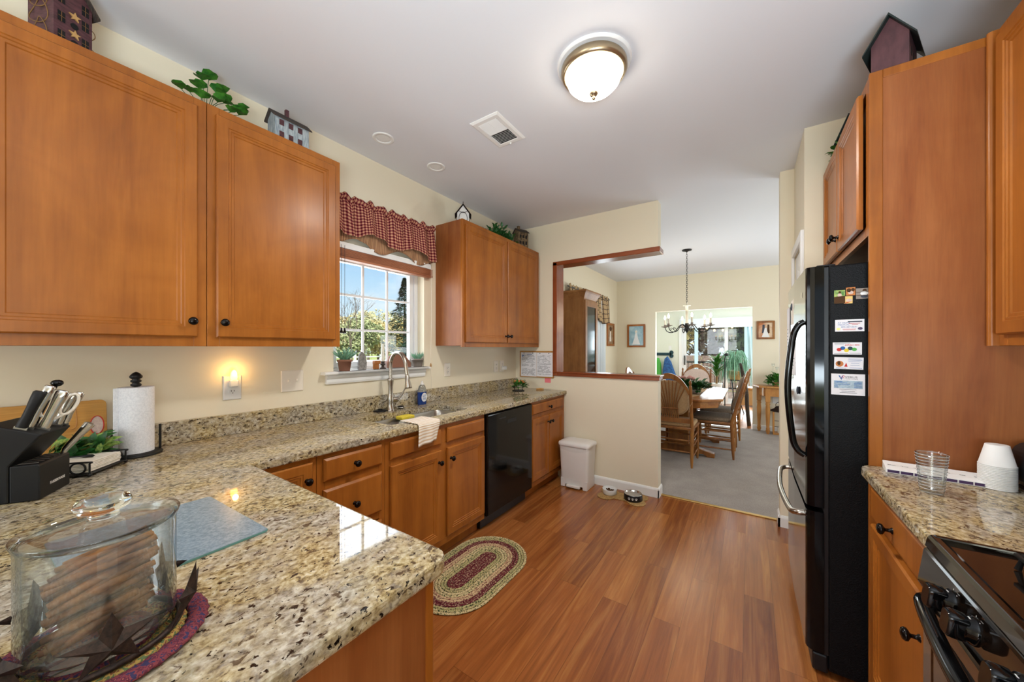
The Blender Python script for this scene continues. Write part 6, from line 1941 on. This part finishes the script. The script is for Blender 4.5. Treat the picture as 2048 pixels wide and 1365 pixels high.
# ================================================================== SUNROOM
t = thing('leash_rack', 'blue-grey bone-shaped leash rack on the sunroom wall', 'rack', (.35, SY, 1.15))
m = MB(); G = Fr((.33, SY-.001, 1.20), X, Z, -Y)
m.fbox(G, -.20, .20, -.035, .035, 0, .02)
for a, b in ((-.21, .045), (-.21, -.045), (.21, .045), (.21, -.045)): m.lathe([(.05, 0), (.05, .02)], G(a, b, 0), -Y, 16)
m.build('bone_board', 'fabric_teal', t)
m = MB()
for a in (-.12, 0, .12): m.tube([G(a, -.01, .02), G(a, -.025, .05), G(a, 0, .06)], .005, 6)
m.build('hook', 'iron', t)
def hang(name, label, cat, G, pts, th, m_):
    mb = MB(); n = len(pts)
    mb.loft([[G(a*k+(1-k)*sum(p[0] for p in pts)/n, b*k+(1-k)*sum(p[1] for p in pts)/n, c_) for a, b in pts] for k, c_ in ((.9, .012), (1, .03), (1, th*.7), (.8, th))], True, True)
    o = mb.build(name, m_, None, .006); tag(o, label, cat)
hang('treat_bag', 'lime green and white bag hanging from the leash rack', 'bag', Fr((.33, SY-.045, 1.20), X, Z, -Y), [(-.22, -.62), (-.02, -.62), (-.03, -.25), (-.08, -.10), (-.16, -.10), (-.21, -.25)], .07, 'fabric_green')
hang('dog_coat', 'blue nylon coat hanging from the leash rack', 'coat', Fr((.33, SY-.055, 1.20), X, Z, -Y), [(.0, -.75), (.40, -.70), (.30, -.45), (.22, -.20), (.13, -.05), (.06, -.12), (.02, -.40)], .10, 'fabric_blue')
t = thing('valance_board', 'white valance over the sunroom sliding door', 'valance', (1.77, SY-.06, 1.86))
MB().box(.76, 2.78, SY-.12, SY-.045, 1.86, 2.09).build('face', 'curtain', t, .004)
o = MB().grid(lambda u, v: (2.18+.50*u+.10*(v**1.2)*(1-u)*.9, SY-.10+.022*sin(u*40), 1.86-1.83*v), 50, 8).build('sheer_curtain', 'curtain_blue', None, 0, solid=.003)
tag(o, 'pale blue curtain gathered at the right of the sliding door', 'curtain')
def floor_plant(name, label, c, potm, pr_, ph, mk):
    t = thing(name, label, 'plant', c)
    MB().lathe([(pr_*.75, 0), (pr_, ph*.9), (pr_*1.05, ph), (pr_*.9, ph), (pr_*.85, ph*.9), (.001, ph*.88)], c, Z, 20).build('pot', potm, t)
    mk(t, V(c)+Z*ph*.88)
def dracaena(t, p):
    st = MB(); st.tube([p, p+V((.01, 0, .30)), p+V((0, .01, .45))], [.02, .016, .012], 8); st.build('stem', 'twig', t)
    m = MB()
    for k in range(70):
        a = random.uniform(0, 6.28); h = random.uniform(.12, .46); m.leaf(p+Z*h, V((cos(a), sin(a), random.uniform(.5, 1.6))), Z, random.uniform(.22, .36), .05, .35)
    m.build('leaves', 'leaf', t)
floor_plant('potted_dracaena', 'upright bright green plant in a white pot in front of the sliding door', (1.66, 8.55, .42), 'plate_white', .11, .20, dracaena)
t = thing('plant_stand', 'small white stand holding the upright plant', 'stand', (1.66, 8.55, 0))
MB().lathe([(.15, .39), (.15, .418)], (1.66, 8.55, 0), Z, 20).build('top', 'plate_white', t)
for a in range(3):
    q = 2*pi*a/3+.4; MB().tube([(1.66+.13*cos(q), 8.55+.13*sin(q), 0), (1.66+.10*cos(q), 8.55+.10*sin(q), .39)], .012, 8).build('leg', 'plate_white', t)
t = thing('spider_plant', 'pale spider plant cascading from a basket on a tall stand by the sliding door', 'plant', (1.98, 8.75, .70))
MB().lathe([(.10, 0), (.15, .16), (.14, .18), (.001, .15)], (1.98, 8.75, .70), Z, 18).build('basket', 'seagrass', t)
m = MB()
for k in range(110):
    a = random.uniform(0, 6.28); r_ = random.uniform(.12, .27); h = random.uniform(.12, .45)
    p = V((1.98, 8.75, .86)); d = V((cos(a), sin(a), 0))
    m.tube(smooth_path([p, p+d*r_*.5+Z*h, p+d*r_+Z*h*.7, p+d*r_*1.15-Z*random.uniform(0, .25)], 3), [.006]*9+[.002], 3)
m.build('leaves', 'leaf_pale', t)
t = thing('basket_stand', 'tall black iron stand under the spider plant', 'stand', (1.98, 8.75, 0))
MB().lathe([(.12, .68), (.12, .698)], (1.98, 8.75, 0), Z, 18).build('top', 'iron', t)
for a in range(3):
    q = 2*pi*a/3; MB().tube([(1.98+.16*cos(q), 8.75+.16*sin(q), 0), (1.98+.05*cos(q), 8.75+.05*sin(q), .35), (1.98+.10*cos(q), 8.75+.10*sin(q), .68)], .010, 8).build('leg', 'iron', t)
t = thing('floor_lamp', 'thin black floor lamp pole standing by the plants in the sunroom', 'lamp', (1.82, 8.35, 0))
MB().lathe([(.12, 0), (.12, .015), (.02, .03)], (1.82, 8.35, 0), Z, 20).build('base', 'iron', t)
MB().tube([(1.82, 8.35, .02), (1.82, 8.35, 1.15), (1.84, 8.36, 1.22)], .010, 8).build('pole', 'iron', t)
MB().lathe([(.012, 1.20), (.05, 1.215), (.03, 1.25), (.001, 1.26)], (1.845, 8.36, 0), Z, 14).build('shade', 'iron', t)
m = MB(); m.tube(smooth_path([(2.23, 7.42, .0), (2.20, 7.40, .35), (2.19, 7.38, .6), (2.13, 7.36, .95), (2.10, 7.35, 1.10)], 5), [.03]*16+[.022]*4+[.008], 10)
o = m.build('walking_stick', 'roof_dark'); tag(o, 'dark wooden carved stick leaning at the right of the far opening', 'stick')
t = thing('storage_box', 'woven tan storage box on the sunroom floor by the curtain', 'box', (2.25, 8.9, 0))
MB().box(2.02, 2.45, 8.7, 9.1, .18, .50).build('body', 'cork', t, .01)
MB().box(2.01, 2.46, 8.69, 9.11, .50, .54).build('lid', 'pine', t, .006)
for a in ((2.06, 8.74), (2.41, 8.74), (2.06, 9.06), (2.41, 9.06)): MB().lathe([(.02, 0), (.025, .18)], (a[0], a[1], 0), Z, 10).build('leg', 'iron', t)

# ================================================================== OUTDOORS
GZ = -.35
M['lawn'] = speck('lawn', '7d8a3c', 'b4b86a', 3, 1.0)
M['deck'] = wood('deck_boards', '6a5a50', '8a786c', 'a08e80', 'y', 1, .7, 0)
M['conifer'] = speck('conifer_needles', '143430', '32604c', 2.5, .8)
M['autumn'] = speck('pale_autumn_leaves', 'a2a070', 'cfc6a0', 1.2, .9)
M['autumn2'] = speck('gold_autumn_leaves', 'ac9c60', 'd2c090', 1.2, .9)
M['autumn3'] = speck('dull_green_leaves', '808c60', 'b0b488', 1.2, .9)
M['bark'] = speck('grey_bark', '4c4038', '7a6c60', 30, .9, .2)
M['mauve_bark'] = speck('mauve_brown_fence', '6c5650', '927c76', 12, .8)
struct(MB().box(-90, 60, -25, 90, GZ-.2, GZ).build('lawn', 'lawn'))
struct(MB().box(-1.2, 5.0, 10.12, 13.6, -.16, -.06).build('deck', 'deck'))
def clump(mb, c, r, n, s):
    for k in range(n):
        d = V((random.gauss(0, 1), random.gauss(0, 1), random.gauss(0, 1))).normalized()*random.uniform(.55, 1)**.5
        p = V(c)+V((d.x*r[0], d.y*r[1], d.z*r[2])); q = s*random.uniform(.6, 1.3)
        a = V((random.gauss(0, 1), random.gauss(0, 1), random.gauss(0, 1))).normalized(); b = a.cross(V((random.random(), .3, random.random()))).normalized()
        mb.add([p-a*q-b*q*.6, p+a*q-b*q*.3, p+b*q], [(0, 1, 2)])
def tree(label, x, y, h, r, mm, n=900, s=.12, shape='round', grp='trees beyond the windows'):
    t = thing('tree', label, 'tree', (x, y, GZ), 0, grp)
    m = MB()
    if shape == 'cone':
        k = 0
        while k < n:
            f = random.random()**1.3; rr = r*(1-f)*(.85+.15*sin(f*60)); a = random.uniform(0, 6.28); q = rr*random.uniform(.5, 1)**.5
            p = V((x+q*cos(a), y+q*sin(a), GZ+.4+f*(h-.4)-.12*q))
            e_ = s*random.uniform(.6, 1.4); d = V((cos(a), sin(a), -.25)); sd = V((-sin(a), cos(a), .2*random.uniform(-1, 1)))
            m.add([p-sd*e_*.5, p+sd*e_*.5, p+d*e_], [(0, 1, 2)]); k += 1
    else:
        for q in range(9):
            a = random.uniform(0, 6.28); rr = random.uniform(0, .55)*r
            clump(m, (x+rr*cos(a), y+rr*sin(a), GZ+h*random.uniform(.38, .80)), (r*.55, r*.55, h*.22), n//9, s)
    m.build('crown', mm, t)
    MB().tube([V((x, y, GZ-.1)), V((x+.05, y, GZ+h*.5)), V((x, y, GZ+h*.85))], [.02*h+.03, .014*h+.02, .01], 8).build('trunk', 'bark', t)
    return t
random.seed(21)
# seen through the kitchen window: rays run towards -x, +y
def wpos(ywin, xt):
    k = (CAM.x - xt)/CAM.x
    return xt, ywin*k
x_, y_ = wpos(1.815, -12); tree('tall dark evergreen nearest the right half of the kitchen window', x_, y_, 5.2, 1.7, 'conifer', 9000, .10, 'cone')
x_, y_ = wpos(1.845, -10); tree('lower dark evergreen in front of the tall one at the right of the kitchen window', x_, y_+.5, 3.2, 1.5, 'conifer', 8000, .09, 'cone')
names = ['pale yellow-green tree', 'gold-leaved tree', 'dull green tree']
i = 0
for yw, xt, h, r, k in ((1.20, -26, 4.6, 2.3, 0), (1.30, -30, 5.2, 2.6, 1), (1.42, -25, 4.4, 2.2, 2), (1.50, -32, 6.0, 2.8, 0), (1.58, -27, 4.6, 2.2, 1), (1.66, -33, 6.2, 2.9, 0), (1.76, -28, 5.4, 2.4, 1), (1.88, -33, 6.0, 2.8, 2), (2.02, -30, 5.4, 2.6, 0)):
    x_, y_ = wpos(yw, xt)
    where = ['at the far left', 'second from the left', 'third from the left', 'left of the middle muntin', 'in the middle', 'just right of the middle', 'left of the evergreen', 'behind the evergreen', 'right of the evergreen'][i]; i += 1
    tree(names[k]+' in the tree line '+where+' of the kitchen window', x_, y_, h, r, ('autumn', 'autumn2', 'autumn3')[k], 3200, .13)
x_, y_ = wpos(1.345, -14)
t = thing('bare_tree', 'slender bare-branched tree in the left third of the kitchen window', 'tree', (x_, y_, GZ), 0, 'trees beyond the windows')
m = MB()
def branch(p, d, L, r_, dep):
    q = p+d*L; m.tube([p, p+d*L*.5+V((random.uniform(-.05, .05), random.uniform(-.05, .05), 0))*L, q], [r_, r_*.8, r_*.6], 5)
    if dep == 0: return
    for k in range(3 if dep > 1 else 2):
        branch(p+d*L*random.uniform(.55, 1), (d+V((random.uniform(-.7, .7), random.uniform(-.7, .7), random.uniform(-.1, .5)))).normalized(), L*random.uniform(.5, .75), r_*.55, dep-1)
branch(V((x_, y_, GZ-.05)), V((.05, .04, 1)).normalized(), 2.3, .045, 5)
m.build('branches', 'bark', t)
t = thing('garden_fence', 'white rail fence across the lawn beyond the kitchen window', 'fence', (-24, 16, GZ))
fx = [wpos(yw, -23) for yw in (1.0, 1.2, 1.4, 1.6, 1.8, 2.0, 2.2)]
for a, b in zip(fx, fx[1:]):
    m = MB()
    for z_ in (.05, .35, .65): m.tube([(a[0], a[1], z_), (b[0], b[1], z_)], .05, 4)
    m.build('rail', 'vinyl', t)
for a in fx: MB().box(a[0]-.06, a[0]+.06, a[1]-.06, a[1]+.06, GZ-.05, .85).build('post', 'vinyl', t)
# beyond the sliding door
t = thing('privacy_fence', 'tall mauve-brown board fence beyond the deck', 'fence', (1.0, 16.5, GZ))
for k in range(24):
    m = MB(); m.box(-3+k*.30, -3+k*.30+.285, 16.5, 16.53, GZ-.05, 1.05); m.build('board', 'mauve_bark', t)
m = MB(); m.box(-3, 4.2, 16.53, 16.58, .1, .18); m.box(-3, 4.2, 16.53, 16.58, .8, .88); m.build('rail', 'mauve_bark', t)
t = thing('deck_railing', 'pale blue-green deck railing with posts beyond the sliding door', 'railing', (2.2, 13.3, -.06))
for x_ in (-.6, .75, 2.15, 3.5):
    MB().box(x_-.05, x_+.05, 13.25, 13.35, -.058, 2.6).build('post', 'curtain_blue', t)
m = MB(); m.box(-.6, 3.5, 13.27, 13.33, .86, .92); m.box(-.6, 3.5, 13.28, 13.32, .05, .09); m.build('rails', 'iron', t)
for k in range(36):
    x_ = -.5+k*.112; MB().box(x_-.008, x_+.008, 13.29, 13.31, .09, .86).build('baluster', 'iron', t)
t = thing('string_lights', 'strand of lit string lights between the deck posts', 'string lights', (1.8, 13.2, 2.0))
pth = smooth_path([(-.6, 13.25, 2.2), (.1, 13.22, 2.02), (.75, 13.24, 2.2), (1.4, 13.22, 1.98), (2.15, 13.24, 2.2), (2.8, 13.22, 2.0), (3.5, 13.25, 2.2)], 6)
MB().tube(pth, .006, 5).build('wire', 'iron', t)
for k in range(1, len(pth), 2): MB().sphere(pth[k]-Z*.06, (.030, .030, .04), 8, 6).build('bulb', 'string_bulb', t)
for lab, x_, y_, h, r, mm in (('gold-leaved tree left of the deck beyond the sliding door', -.6, 17.5, 6, 2.0, 'autumn2'), ('reddish-brown thicket behind the board fence', .8, 19, 6, 2.2, 'mauve_bark'), ('dull green tree in the middle beyond the sliding door', 2.0, 18.5, 7, 2.2, 'autumn3'),
                              ('dark evergreen far behind the deck railing', 1.4, 22, 8, 2.5, 'conifer'), ('gold tree right of the deck beyond the curtain', 3.4, 18, 6, 2.0, 'autumn2'), ('pale tree far left beyond the sliding door', -2.2, 20, 7, 2.6, 'autumn')):
    tree(lab, x_, y_, h, r, mm, 2200, .16)
# seen through the dining window
tree('dull green tree outside the dining window', -7, 24, 6, 2.5, 'autumn3', 1500, .2)
